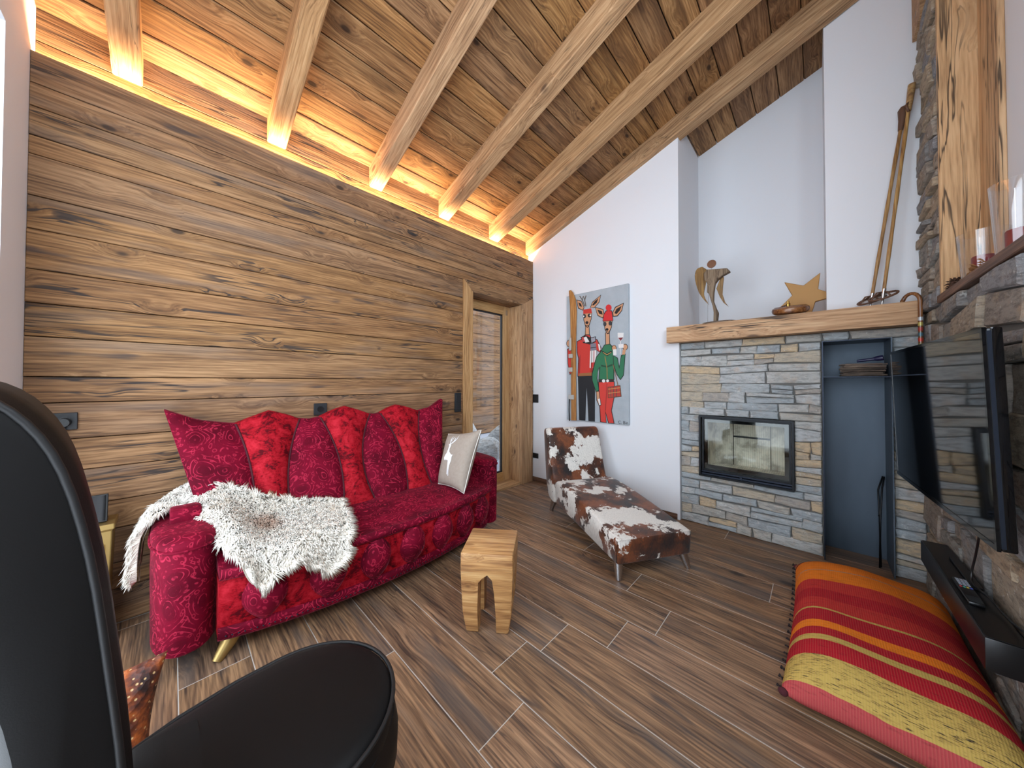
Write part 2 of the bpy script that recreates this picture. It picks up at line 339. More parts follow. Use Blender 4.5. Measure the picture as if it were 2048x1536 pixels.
# ------------------------------------------------------------------ mesh helpers
class MB:
    def __init__(self):
        self.v = []
        self.f = []
    def add(self, vs_, fs_):
        o = len(self.v)
        self.v += [tuple(p) for p in vs_]
        self.f += [tuple(o + i for i in f) for f in fs_]
        return self
    def box(self, x0, x1, y0, y1, z0, z1, T=None):
        p = [(x, y, z) for z in (z0, z1) for y in (y0, y1) for x in (x0, x1)]
        if T: p = [T @ Vector(q) for q in p]
        return self.add(p, [(0, 2, 3, 1), (4, 5, 7, 6), (0, 1, 5, 4), (2, 6, 7, 3), (0, 4, 6, 2), (1, 3, 7, 5)])
    def prism(self, pts, axis, a, b):
        # pts in the plane across axis, extruded from a to b along axis
        def mk(p, w):
            q = list(p); q.insert(axis, w); return tuple(q)
        n = len(pts)
        A = [mk(p, a) for p in pts]; B = [mk(p, b) for p in pts]
        fs_ = [tuple(range(n))[::-1], tuple(range(n, 2 * n))] + [(i, (i + 1) % n, n + (i + 1) % n, n + i) for i in range(n)]
        return self.add(A + B, fs_)
    def tube(self, path, r, seg=10, caps=True):
        path = [Vector(p) for p in path]
        rs = r if isinstance(r, (list, tuple)) else [r] * len(path)
        rings = []
        up = None
        for i, p in enumerate(path):
            d = (path[min(i + 1, len(path) - 1)] - path[max(i - 1, 0)]).normalized()
            if up is None:
                up = Vector((0, 0, 1)) if abs(d.z) < 0.9 else Vector((1, 0, 0))
            u = d.cross(up).normalized()
            w = u.cross(d).normalized()
            up = w
            rings.append([p + (u * math.cos(2 * math.pi * k / seg) + w * math.sin(2 * math.pi * k / seg)) * rs[i] for k in range(seg)])
        vs_ = [q for rg in rings for q in rg]
        fs_ = []
        for i in range(len(path) - 1):
            for k in range(seg):
                a, b = i * seg + k, i * seg + (k + 1) % seg
                fs_.append((a, a + seg, b + seg, b))
        if caps:
            fs_.append(tuple(range(seg)))
            fs_.append(tuple((len(path) - 1) * seg + k for k in range(seg))[::-1])
        return self.add(vs_, fs_)
    def lathe(self, prof, c=(0, 0, 0), seg=24):
        n = len(prof)
        vs_ = [(c[0] + r * math.cos(2 * math.pi * k / seg), c[1] + r * math.sin(2 * math.pi * k / seg), c[2] + z) for k in range(seg) for r, z in prof]
        fs_ = [(k * n + i, ((k + 1) % seg) * n + i, ((k + 1) % seg) * n + i + 1, k * n + i + 1) for k in range(seg) for i in range(n - 1)]
        if prof[0][0] > 1e-6: fs_.append(tuple(k * n for k in range(seg))[::-1])
        if prof[-1][0] > 1e-6: fs_.append(tuple(k * n + n - 1 for k in range(seg)))
        return self.add(vs_, fs_)
    def grid(self, rows, close=False):
        # rows: list of equal-length point lists
        m = len(rows[0]); n = len(rows)
        vs_ = [p for r in rows for p in r]
        fs_ = []
        for i in range(n - 1):
            for j in range(m if close else m - 1):
                a, b = i * m + j, i * m + (j + 1) % m
                fs_.append((a, b, b + m, a + m))
        return self.add(vs_, fs_)
    def ball(self, c, r, seg=10, rings=6, sc=(1, 1, 1)):
        rows = []
        for i in range(rings + 1):
            th = math.pi * i / rings
            rows.append([(c[0] + sc[0] * r * math.sin(th) * math.cos(2 * math.pi * k / seg), c[1] + sc[1] * r * math.sin(th) * math.sin(2 * math.pi * k / seg), c[2] - sc[2] * r * math.cos(th)) for k in range(seg)])
        return self.grid(rows, close=True)
    def xf(self, T):
        self.v = [tuple(T @ Vector(p)) for p in self.v]
        return self
    def obj(self, name, mat, parent=None, smooth=False, bevel=0.0, seg=2, label=None, kind=None, subsurf=0, weld=True, loc=None, grain=None):
        me = bpy.data.meshes.new(name)
        base = Vector(loc) if loc is not None else Vector((0, 0, 0))
        p = parent
        while p is not None:
            base = base + Vector(p.location)
            p = p.parent
        Rm = None
        if grain:      # length of the piece becomes local x, so the wood grain runs along it
            Rm = {'Y': frame((0, 0, 0), (0, 1, 0), (0, 0, 1)), 'Z': frame((0, 0, 0), (0, 0, 1), (1, 0, 0))}[grain]
            Ri = Rm.inverted()
            me.from_pydata([tuple(Ri @ (Vector(q) - base)) for q in self.v], [], self.f)
        else:
            me.from_pydata([tuple(Vector(q) - base) for q in self.v], [], self.f)
        bm = bmesh.new(); bm.from_mesh(me)
        if weld: bmesh.ops.remove_doubles(bm, verts=bm.verts, dist=1e-5)
        bmesh.ops.recalc_face_normals(bm, faces=bm.faces)
        if bevel > 0:
            es = [e for e in bm.edges if len(e.link_faces) == 2 and e.calc_face_angle(0) > 0.5]
            bmesh.ops.bevel(bm, geom=es, offset=bevel, segments=seg, profile=0.5, affect='EDGES', clamp_overlap=True)
        bm.to_mesh(me); bm.free()
        if smooth:
            me.polygons.foreach_set('use_smooth', [True] * len(me.polygons))
            if smooth == 'auto':
                try: me.set_sharp_from_angle(angle=math.radians(40))
                except Exception: pass
        if mat: me.materials.append(MAT[mat] if isinstance(mat, str) else mat)
        o = bpy.data.objects.new(name, me)
        if Rm is not None: o.rotation_euler = Rm.to_euler()
        if loc is not None: o.location = loc
        COL.objects.link(o)
        if parent: o.parent = parent
        if label: o['label'] = label
        if kind: o['kind'] = kind
        if subsurf:
            s = o.modifiers.new('smooth', 'SUBSURF'); s.levels = s.render_levels = subsurf
        return o

def thing(name, label, cat, loc, group=None):
    o = bpy.data.objects.new(name, None)
    o.empty_display_size = 0.1
    o.location = loc
    o['label'] = label; o['category'] = cat
    if group: o['group'] = group
    COL.objects.link(o)
    return o

def tag(o, label, cat, group=None):
    o['label'] = label; o['category'] = cat
    if group: o['group'] = group
    return o

def struct(o, label=None):
    o['kind'] = 'structure'
    if label: o['label'] = label
    return o

_boards = {}
def board(name, L, W, T, mat, mtx, parent=None, ch=0.0018, label=None):
    # a board with eased front edges: local x along the length, y across, z towards the room
    key = (round(L, 3), round(W, 3), round(T, 3), mat, ch)
    me = _boards.get(key)
    if me is None:
        a, b, c = L / 2, W / 2, ch
        r0 = [(-a, -b, 0), (a, -b, 0), (a, b, 0), (-a, b, 0)]
        r1 = [(x, y, T - c) for x, y, _ in r0]
        r2 = [(x - math.copysign(c, x), y - math.copysign(c, y), T) for x, y, _ in r0]
        fs_ = [(3, 2, 1, 0), (8, 9, 10, 11)]
        for o in (0, 4):
            fs_ += [(o + i, o + (i + 1) % 4, o + 4 + (i + 1) % 4, o + 4 + i) for i in range(4)]
        me = bpy.data.meshes.new(name)
        me.from_pydata(r0 + r1 + r2, [], fs_)
        me.materials.append(MAT[mat])
        _boards[key] = me
    o = bpy.data.objects.new(name, me)
    o.matrix_world = mtx
    if parent:
        o.parent = parent
    COL.objects.link(o)
    if label: o['label'] = label
    return o

def frame(origin, ex, ey):
    ex = Vector(ex).normalized(); ey = Vector(ey).normalized(); ez = ex.cross(ey)
    m = Matrix.Identity(4)
    for i in range(3):
        m[i][0], m[i][1], m[i][2], m[i][3] = ex[i], ey[i], ez[i], origin[i]
    return m

def catmull(pts, n):
    out = []
    P = [pts[0]] + list(pts) + [pts[-1]]
    for i in range(1, len(P) - 2):
        p0, p1, p2, p3 = [np.array(P[i + k], float) for k in (-1, 0, 1, 2)]
        for s in range(n):
            t_ = s / n
            out.append(tuple(0.5 * (2 * p1 + (p2 - p0) * t_ + (2 * p0 - 5 * p1 + 4 * p2 - p3) * t_ ** 2 + (3 * p1 - p0 - 3 * p2 + p3) * t_ ** 3)))
    out.append(tuple(float(v) for v in pts[-1]))
    return out

# ------------------------------------------------------------------ room constants (metres)
SL = 0.345                      # roof pitch
ZC = 2.955                      # underside of ceiling boards at the timber wall
ZB = 2.79                       # underside of beams at the timber wall
YF = -3.5                       # wall behind the camera
YR = 0.67                       # back of the recess over the mantel
XR = 3.02                       # stone wall on the right
LEDGE = 2.68                    # top of the timber cladding, where the light cove sits

# ------------------------------------------------------------------ floor
floor = struct(MB().box(-0.2, 3.2, -3.9, 0.75, -0.06, -0.0012).obj('floor', 'grout'))
TW, TL = 0.2225, 1.32
joints = {0: 2.006, 1: 1.55, 2: 2.447, 3: 2.332, 4: 1.313, 5: 1.725, 6: 1.963, 7: 1.831, 8: 1.625, 9: 1.546, 10: 1.722, 11: 1.15, 12: 1.86, 13: 0.72, 14: 1.4, 15: 0.9, 16: 1.6}
G = 0.0032
for k in range(-2, 17):
    y1 = 0.095 - k * TW
    y0 = y1 - TW
    if y0 < -3.55: continue
    j = joints.get(k, 1.2)
    xs = [j + m * TL for m in range(-4, 4)]
    for a, b in zip(xs, xs[1:]):
        a2, b2 = max(a, 0.0), min(b, 3.03)
        if b2 - a2 < 0.03: continue
        L, W = b2 - a2 - G, y1 - y0 - G
        if k < 0 and not (2.0 < (a2 + b2) / 2): continue
        board('tile', L, W, 0.006, 'tile', frame(((a2 + b2) / 2, (y0 + y1) / 2, -0.006), (1, 0, 0), (0, 1, 0)), floor, 0.0012)

# ------------------------------------------------------------------ timber wall on the left
DY0, DY1, DZ = -1.083, -0.03, 2.215      # outer edges of the door casing
m_ = MB()
m_.box(-0.26, -0.095, -3.9, DY0 + 0.10, 0, 3.2)
m_.box(-0.26, -0.095, DY1 - 0.12, 0.1, 0, 3.2)
m_.box(-0.26, -0.095, DY0 + 0.10, DY1 - 0.12, DZ - 0.09, 3.2)
wall_left = struct(m_.obj('wall_left', 'joint'))
rows = [0.0]
for z in (0.17, 0.30, 0.47, 0.61, 0.78, 0.93, 1.10, 1.22, 1.40, 1.55, 1.70, 1.88, 2.03, 2.215, 2.30, 2.43, 2.535, LEDGE):
    rows.append(z)
for i, (a, b) in enumerate(zip(rows, rows[1:])):
    segs = [(-3.5, DY0), (DY1, 0.0)] if b <= DZ + 0.001 else [(-3.5, 0.0)]
    for (p, q) in segs:
        cuts = [p, q]
        if q - p > 2.0:
            cuts = [p, q]
        for c0, c1 in zip(cuts, cuts[1:]):
            d = random.uniform(-0.002, 0.003)
            board('plank', c1 - c0 - 0.0012, b - a - 0.0040, 0.028 + d, 'wall_wood', frame((-0.028, (c0 + c1) / 2, (a + b) / 2), (0, 1, 0), (0, 0, 1)), wall_left, 0.0025)
# shelf of the light cove behind the cladding and the boards above it
MB().box(-0.095, -0.028, -3.5, 0, 2.61, 2.63).obj('cove_shelf', 'joint', wall_left)
for a, b in ((2.60, 2.775), (2.777, 3.02)):
    board('cove_board', 3.5, b - a - 0.002, 0.02, 'wall_wood', frame((-0.095, -1.75, (a + b) / 2), (0, 1, 0), (0, 0, 1)), wall_left)

# LED strip lying in the cove
led = thing('led_strip', 'warm LED strip hidden in the cove on top of the timber wall', 'light strip', (-0.052, -1.75, 2.63))
MB().box(-0.06, -0.044, -3.46, -0.03, 2.63, 2.638).obj('carrier', 'cream', led)
t = NT('led_glow')
_e = t.n('Emission', None, Color=(1.0, 0.72, 0.44, 1), Strength=8.0)
t.t.links.new(_e.outputs[0], t.out.inputs[0])
MAT['led'] = t.m
MB().box(-0.0585, -0.0455, -3.46, -0.03, 2.6385, 2.641).obj('diode_tape', 'led', led)
area('led_strip_light', (-0.048, -1.745, 2.650), 3.43, 0.03, 48, (1.0, 0.68, 0.38), (0.10, 0, 1)).rotation_euler = (math.pi, 0, math.pi / 2)

# ------------------------------------------------------------------ ceiling: boards and beams
CT = math.atan(SL); cx_, sx_ = math.cos(CT), math.sin(CT)
m_ = MB()
Y0c, Y1c = -3.9, 0.75
pts = [(-0.2, ZC - 0.2 * SL + 0.03), (4.2, ZC + 4.2 * SL + 0.03), (4.2, ZC + 4.2 * SL + 0.12), (-0.2, ZC - 0.2 * SL + 0.12)]
m_.prism(pts, 1, Y0c, Y1c)
ceiling = struct(m_.obj('ceiling', 'joint'))
PW = 0.170
s = -0.11 / cx_
i = 0
while s < 4.3:
    w = PW + 0.012 * math.sin(i * 2.3)
    sc_ = s + w / 2
    org = (sc_ * cx_ + sx_ * 0.0, (Y0c + Y1c) / 2, ZC + sc_ * sx_ + 0.022)
    board('ceiling_board', Y1c - Y0c, w - 0.006, 0.022 + random.uniform(-0.001, 0.001), 'ceil_wood', frame(org, (0, 1, 0), (cx_, 0, sx_)), ceiling, 0.004)
    s += w; i += 1
for (a, b) in ((-3.277, -3.173), (-2.638, -2.536), (-1.975, -1.873), (-1.319, -1.208), (-0.670, -0.540), (-0.055, 0.065)):
    x0, x1 = -0.072, 4.15
    H = (ZC - ZB) * cx_ + 0.01
    L = (x1 - x0) / cx_
    mid = ((x0 + x1) / 2, (a + b) / 2, ZB + SL * (x0 + x1) / 2)
    ex, ey = Vector((cx_, 0, sx_)), Vector((0, -1, 0))
    mb = MB().box(-L / 2, L / 2, -(b - a) / 2, (b - a) / 2, -H, 0)
    o = mb.obj('beam', 'beam_wood', None, bevel=0.006, seg=1)
    o.matrix_world = frame(mid, ex, ey)
    o.parent = ceiling
# ------------------------------------------------------------------ white wall with the chimney breast at the back
FX0, FX1, FZ0, FZ1 = 1.803, 2.410, 0.415, 0.921        # stove opening
NX0, NX1, NZ1 = 2.557, 2.870, 1.479                    # log niche
WX = 1.657
SY = 0.055                                             # plane behind the facing stones
MT, MBt = 1.676, 1.541                                 # mantel top and bottom
ZT = 4.4
m_ = MB()
m_.box(-0.2, WX, 0, YR + 0.05, 0, ZT)                  # left of the recess
m_.box(WX, 3.2, YR, YR + 0.05, 0, ZT)                  # back of the recess
m_.box(2.585, 3.2, 0.075, YR, MBt, ZT)                 # flue casing
wall_back = struct(m_.obj('wall_back', 'white', weld=False))
m_ = MB()                                              # masonry core behind the stones
m_.box(WX, FX0, SY, YR, 0, MBt); m_.box(FX1, NX0, SY, YR, 0, MBt); m_.box(NX1, 3.2, SY, YR, 0, MBt)
m_.box(FX0, FX1, SY, YR, 0, FZ0); m_.box(FX0, FX1, SY, YR, FZ1, MBt)
m_.box(FX0, FX1, 0.45, YR, FZ0, FZ1)
m_.box(NX0, NX1, SY, YR, NZ1, MBt); m_.box(NX0, NX1, 0.30, YR, 0, NZ1)
facing = m_.obj('stone_facing', 'mortar', wall_back, weld=False, label='grey split stone cladding around the stove')

def wob(x, k):
    return 0.006 * math.sin(x * 9.1 + k * 2.7) + 0.007 * math.sin(x * 27.0 + k * 5.1)

def stone_mesh(quad, d, gap, out, mat, parent, jit=0.006):
    # quad: four corners (a, h) counter-clockwise on the wall; out(a, h, depth) -> world point
    q = [Vector((p[0], p[1])) for p in quad]
    c = sum(q, Vector((0, 0))) / 4
    ring = []
    for i in range(4):
        p, n = q[i], q[(i + 1) % 4]
        ring.append(p); ring.append((p + n) / 2 + Vector((random.uniform(-jit, jit), random.uniform(-jit, jit))) * 0.5)
    def shrink(p, g):
        v = c - p
        sx = max(-1, min(1, v.x / max(1e-4, abs(q[1].x - q[0].x) / 2))); sy = max(-1, min(1, v.y / max(1e-4, abs(q[3].y - q[0].y) / 2)))
        return p + Vector((sx * g, sy * g))
    r0 = [shrink(p, gap) for p in ring]
    r1 = [shrink(p, gap + random.uniform(0, 0.003)) for p in ring]
    r2 = [shrink(p, gap + random.uniform(0.004, 0.010)) for p in ring]
    tilt = (random.uniform(-1, 1), random.uniform(-1, 1))
    def dep(p, k):
        return k * d * (1 + 0.18 * (tilt[0] * (p.x - c.x) / 0.1 + tilt[1] * (p.y - c.y) / 0.05) * 0.5)
    pts = [out(p.x, p.y, -0.004) for p in r0] + [out(p.x, p.y, max(0.002, dep(p, 0.72))) for p in r1] + [out(p.x, p.y, max(0.003, dep(p, 1.0)) + random.uniform(-0.002, 0.002)) for p in r2] + [out(c.x, c.y, d * 1.05 + random.uniform(-0.003, 0.003))]
    fs_ = []
    for o in (0, 8):
        fs_ += [(o + i, o + (i + 1) % 8, o + 8 + (i + 1) % 8, o + 8 + i) for i in range(8)]
    fs_ += [(16 + i, 16 + (i + 1) % 8, 24) for i in range(8)]
    cen = out(c.x, c.y, 0)
    mb = MB(); mb.add(pts, fs_)
    return mb.obj('stone', mat, parent, loc=None)

def courses(z0, z1, lo, hi):
    zs = [z0]
    while zs[-1] < z1 - 1e-6:
        nz = zs[-1] + random.uniform(lo, hi)
        if nz > z1 - lo * 0.8: nz = z1
        zs.append(nz)
    return zs

def lay(intervals, z0, z1, lo, hi, wlo, whi, out, mat, parent, dlo, dhi, gap=0.0022, wobk=1.0):
    zs = courses(z0, z1, lo, hi)
    for k, (a, b) in enumerate(zip(zs, zs[1:])):
        for (x0, x1) in intervals:
            x = x0
            while x < x1 - 1e-6:
                w = random.uniform(wlo, whi) * (1.0 if random.random() > 0.2 else 0.6)
                nx = x + w
                if nx > x1 - wlo * 0.6: nx = x1
                def zz(xx, lev, idx):
                    return lev if (idx == 0 or idx == len(zs) - 1) else lev + wobk * wob(xx, lev * 40)
                sk0 = 0 if x == x0 else random.uniform(-0.012, 0.012)
                quad = [(x + sk0, zz(x, a, k)), (nx, zz(nx, a, k)), (nx, zz(nx, b, k + 1)), (x - sk0 * 0, zz(x, b, k + 1))]
                if random.random() < 0.2 and b - a > 0.062 and nx - x > 0.09:
                    h = random.uniform(0.4, 0.6)
                    m0 = (quad[0][0] * (1 - h) + quad[3][0] * h, quad[0][1] * (1 - h) + quad[3][1] * h)
                    m1 = (quad[1][0] * (1 - h) + quad[2][0] * h, quad[1][1] * (1 - h) + quad[2][1] * h)
                    stone_mesh([quad[0], quad[1], m1, m0], random.uniform(dlo, dhi), gap, out, mat, parent)
                    stone_mesh([m0, m1, quad[2], quad[3]], random.uniform(dlo, dhi), gap, out, mat, parent)
                else:
                    stone_mesh(quad, random.uniform(dlo, dhi), gap, out, mat, parent)
                x = nx

outB = lambda a, h, d: (a, SY - d, h)
XE = XR - 0.02
lay([(WX, NX0 - 0.004), (NX1 + 0.004, XE)], 0, FZ0, 0.045, 0.09, 0.09, 0.30, outB, 'stoneB', facing, 0.012, 0.026, 0.0014)
lay([(WX, FX0), (FX1, NX0 - 0.004), (NX1 + 0.004, XE)], FZ0, FZ1, 0.045, 0.085, 0.08, 0.22, outB, 'stoneB', facing, 0.012, 0.026, 0.0014)
lay([(WX, NX0 - 0.004), (NX1 + 0.004, XE)], FZ1, NZ1, 0.045, 0.09, 0.09, 0.32, outB, 'stoneB', facing, 0.012, 0.026, 0.0014)
lay([(WX, XE)], NZ1 + 0.003, MBt, 0.05, 0.07, 0.12, 0.28, outB, 'stoneB', facing, 0.012, 0.024, 0.0014)
# skirting under the white wall
struct(MB().box(0.0, WX - 0.02, -0.010, 0.0, 0, 0.05).obj('baseboard_back', 'shelf_wood', bevel=0.002, seg=1))

# ------------------------------------------------------------------ rough stone wall on the right, half height with a ledge
CZ = 1.605
m_ = MB()
m_.box(XR, 3.2, YF - 0.4, 0.075, 0, CZ)
m_.box(XR, 3.2, -0.333, 0.075, CZ, ZT)
m_.box(3.135, 3.2, -1.72, -0.333, CZ, ZT)
m_.box(3.135, 3.2, YF - 0.4, -3.28, CZ, ZT); m_.box(3.135, 3.2, -3.28, -1.72, CZ, 1.74); m_.box(3.135, 3.2, -3.28, -1.72, 3.10, ZT)
m_.box(3.2, 3.25, -1.72, 0.75, 0, ZT); m_.box(3.2, 3.25, YF - 0.4, -3.28, 0, ZT); m_.box(3.2, 3.25, -3.28, -1.72, 0, 1.74); m_.box(3.2, 3.25, -3.28, -1.72, 3.10, ZT)
wall_right = struct(m_.obj('wall_right', 'white', weld=False))
m_ = MB().box(XR - 0.004, XR - 0.001, -3.5, SY - 0.02, 0, CZ).box(XR - 0.004, XR - 0.001, -0.333, 0.07, CZ, 3.6)
cladding = m_.obj('stone_cladding', 'mortar', wall_right, weld=False, label='brown rough split stone cladding behind the television')
outC = lambda a, h, d: (XR - 0.004 - d, -a, h)
lay([(-0.02, 2.2)], 0, CZ, 0.08, 0.17, 0.16, 0.44, outC, 'stoneC', cladding, 0.010, 0.034, 0.0022, 2.2)
lay([(2.2, 3.48)], 0, CZ, 0.10, 0.2, 0.3, 0.5, outC, 'stoneC', cladding, 0.012, 0.04, 0.003, 1.8)
lay([(-0.065, 0.333)], CZ, 3.55, 0.05, 0.11, 0.10, 0.30, outC, 'stoneC', cladding, 0.012, 0.042, 0.0022, 2.2)
# ledge board and the timber lining beside the stone column
trim = struct(MB().box(2.985, 3.135, -3.45, -0.335, CZ + 0.002, CZ + 0.042).obj('trim_1', 'shelf_wood', bevel=0.003, seg=1, grain='Y'), 'dark wooden ledge board capping the rough stone wall')
o = MB().box(-0.98, 0.98, -0.065, 0.065, 0, 0.03).obj('trim_2', 'post_wood', bevel=0.004, seg=1)
o.matrix_world = frame((3.060, -0.334, CZ + 0.044 + 0.98), (0, 0, 1), (-1, 0, 0)); struct(o, 'wide knotty timber lining on the side of the stone column')
o = MB().box(-0.98, 0.98, -0.115, 0.115, 0, 0.02).obj('trim_3', 'post_wood', bevel=0.003, seg=1)
o.matrix_world = frame((3.1345, -0.480, CZ + 0.044 + 0.98), (0, 0, 1), (0, 1, 0)); struct(o, 'grooved timber board on the white wall above the ledge')
MB().box(2.975, 3.02, -0.14, 0.06, 3.29, 4.1).obj('ridge_block', 'beam_wood', ceiling)

# ------------------------------------------------------------------ wall behind the camera with its glazing
WX0, WX1, WZ1 = 0.30, 2.95, 2.57
m_ = MB()
m_.box(-0.1, WX0, YF - 0.3, YF, 0, ZT); m_.box(WX1, 3.25, YF - 0.3, YF, 0, ZT); m_.box(WX0, WX1, YF - 0.3, YF, WZ1, ZT)
wall_front = struct(m_.obj('wall_front', 'white', weld=False))
w1 = MB()
for x in (WX0, (WX0 + WX1) / 2 - 0.035, WX1 - 0.07):
    w1.box(x, x + 0.07, YF - 0.26, YF - 0.20, 0, WZ1)
for z in (0, 0.9, WZ1 - 0.07):
    w1.box(WX0, WX1, YF - 0.26, YF - 0.20, z, z + 0.07)
window_1 = struct(w1.obj('window_1', 'pine', weld=False))
MB().box(WX0 + 0.03, WX1 - 0.03, YF - 0.235, YF - 0.228, 0.03, WZ1 - 0.03).obj('pane', 'glass', window_1)

w2 = MB()
for y in (-3.28, -2.535, -1.79):
    w2.box(3.19, 3.24, y, y + 0.07, 1.74, 3.10)
for z in (1.74, 3.03):
    w2.box(3.19, 3.24, -3.28, -1.72, z, z + 0.07)
window_2 = struct(w2.obj('window_2', 'pine', weld=False))
MB().box(3.212, 3.218, -3.25, -1.75, 1.77, 3.07).obj('pane', 'glass', window_2)

# ------------------------------------------------------------------ glazed door in the timber wall
DI0, DI1, DIZ = -0.965, -0.225, 2.105                 # clear opening of the casing
RX = -0.205                                            # plane of the door leaf
door = struct(MB().box(-0.26, -0.255, DI0, DI1, 0.0, 0.02).obj('door_1', 'pine'))
def quadprism(pts, x0, x1): return MB().prism(pts, 0, x0, x1)
E_ = 0.018
quadprism([(DY0, 0), (DI0, 0), (DI0, DIZ), (DY0, DZ)], -0.03, E_).obj('casing', 'trim_wood', door, bevel=0.002, seg=1, grain='Z')
quadprism([(DI1, 0), (DY1, 0), (DY1, DZ), (DI1, DIZ)], -0.03, E_).obj('casing', 'trim_wood', door, bevel=0.002, seg=1, grain='Z')
quadprism([(DY0, DZ), (DI0, DIZ), (DI1, DIZ), (DY1, DZ)], -0.03, E_).obj('casing', 'wall_wood', door, bevel=0.002, seg=1, grain='Y')
for a, b, mt in (((-0.255, -0.03), (DI1, DI1 + 0.02), 'trim_wood'), ((-0.255, -0.03), (DI0 - 0.02, DI0), 'trim_wood')):
    mb = MB().box(-1.05, 1.05, -0.1125, 0.1125, 0, 0.02)
    o = mb.obj('reveal_board', mt, door)
    yy = b[1] if b[0] >= DI1 else b[0]
    o.matrix_world = frame((-0.1425, yy, DIZ / 2), (0, 0, 1), (1, 0, 0)) if b[0] < DI1 else frame((-0.1425, yy, DIZ / 2), (0, 0, 1), (-1, 0, 0))
MB().box(-0.255, -0.03, DI0, DI1, DIZ, DIZ + 0.02).obj('head_board', 'wall_wood', door, grain='Y')
MB().box(-0.255, 0.0, DI0, DI1, 0.0, 0.025).obj('threshold', 'trim_wood', door, grain='Y')
FR = 0.10
lf = MB().box(RX - 0.05, RX + 0.012, DI0, DI0 + FR, 0.025, DIZ).obj('stile', 'pine', door, grain='Z')
MB().box(RX - 0.05, RX + 0.012, DI1 - FR, DI1, 0.025, DIZ).obj('stile', 'pine', door, grain='Z')
MB().box(RX - 0.05, RX + 0.012, DI0 + FR, DI1 - FR, DIZ - FR, DIZ).obj('rail', 'pine', door, grain='Y')
MB().box(RX - 0.05, RX + 0.012, DI0 + FR, DI1 - FR, 0.025, 0.025 + FR).obj('rail', 'pine', door, grain='Y')
gk = MB(); g0, g1, h0, h1 = DI0 + FR, DI1 - FR, 0.025 + FR, DIZ - FR
for args in ((g0, g0 + .014, h0, h1), (g1 - .014, g1, h0, h1), (g0, g1, h0, h0 + .014), (g0, g1, h1 - .014, h1)):
    gk.box(RX - 0.03, RX - 0.004, args[0], args[1], args[2], args[3])
gk.obj('gasket', 'anthracite', door, weld=False)
MB().box(RX - 0.022, RX - 0.014, g0, g1, h0, h1).obj('pane', 'glass', door)
MB().box(RX + 0.012, RX + 0.024, DI1 - 0.06, DI1 - 0.04, 2.0, 2.06).obj('hinge', 'chrome', door)
# what stands outside the door: trodden snow, boulders and the log wall of the next house
struct(MB().box(-6.5, -0.27, -5.0, 3.5, -0.3, -0.02).obj('ground_outside', 'snow'))
nh = thing('log_house', 'weathered log house wall outside the glazed door', 'building', (-3.2, 0.6, -0.02))
for i in range(16):
    board('log', 6.4, 0.205, 0.06 + 0.02 * (i % 3), 'wall_wood', frame((0, 0, 0.12 + i * 0.21), (0, 1, 0), (0, 0, 1)), nh)
MB().box(-3.5, -3.2, -2.6, 3.8, -0.02, 3.4).obj('wall_core', 'joint', nh)
for i, (x, y, r) in enumerate(((-0.80, -0.62, 0.24), (-0.95, 0.02, 0.27), (-1.25, 0.72, 0.30), (-1.65, -0.55, 0.27), (-1.85, 0.30, 0.36))):
    mb = MB().ball((x, y, r * 0.8 - 0.03), r, 14, 9, (0.9, 1.0, 0.85))
    mb.v = [(a + 0.04 * math.sin(9 * b + i), b + 0.04 * math.sin(11 * c), max(-0.02, c + 0.05 * math.sin(7 * a + 5 * b))) for a, b, c in mb.v]
    tag(mb.obj('boulder', 'rock', loc=(x, y, 0)), ['pale boulder right outside the glazed door, nearest the sofa arm', 'pale boulder outside the glazed door beside the right jamb', 'rear pale boulder past the right jamb outside the door', 'rear pale boulder outside behind the sofa side of the door', 'largest pale boulder at the back of the outdoor group'][i], 'boulder', 'boulders outside the glazed door')

# ================================================================== furniture
# ------------------------------------------------------------------ red sofa
sofa = thing('sofa', 'long red patchwork sofa with scalloped high back, paisley and crushed velvet panels', 'sofa', (0.45, -2.15, 0))
crest = [(-3.075, 1.050), (-2.95, 0.985), (-2.80, 0.952), (-2.72, 0.985), (-2.635, 1.018), (-2.54, 0.985), (-2.48, 0.957), (-2.42, 0.948), (-2.36, 0.958), (-2.28, 0.998), (-2.20, 1.022), (-2.11, 0.99), (-2.03, 0.957), (-1.99, 0.951), (-1.95, 0.957), (-1.88, 0.992), (-1.81, 1.013), (-1.71, 0.985), (-1.62, 0.953), (-1.50, 0.975), (-1.385, 1.040)]
def ztop(y):
    ys = [c[0] for c in crest]
    return float(np.interp(y, ys, [c[1] for c in crest]))
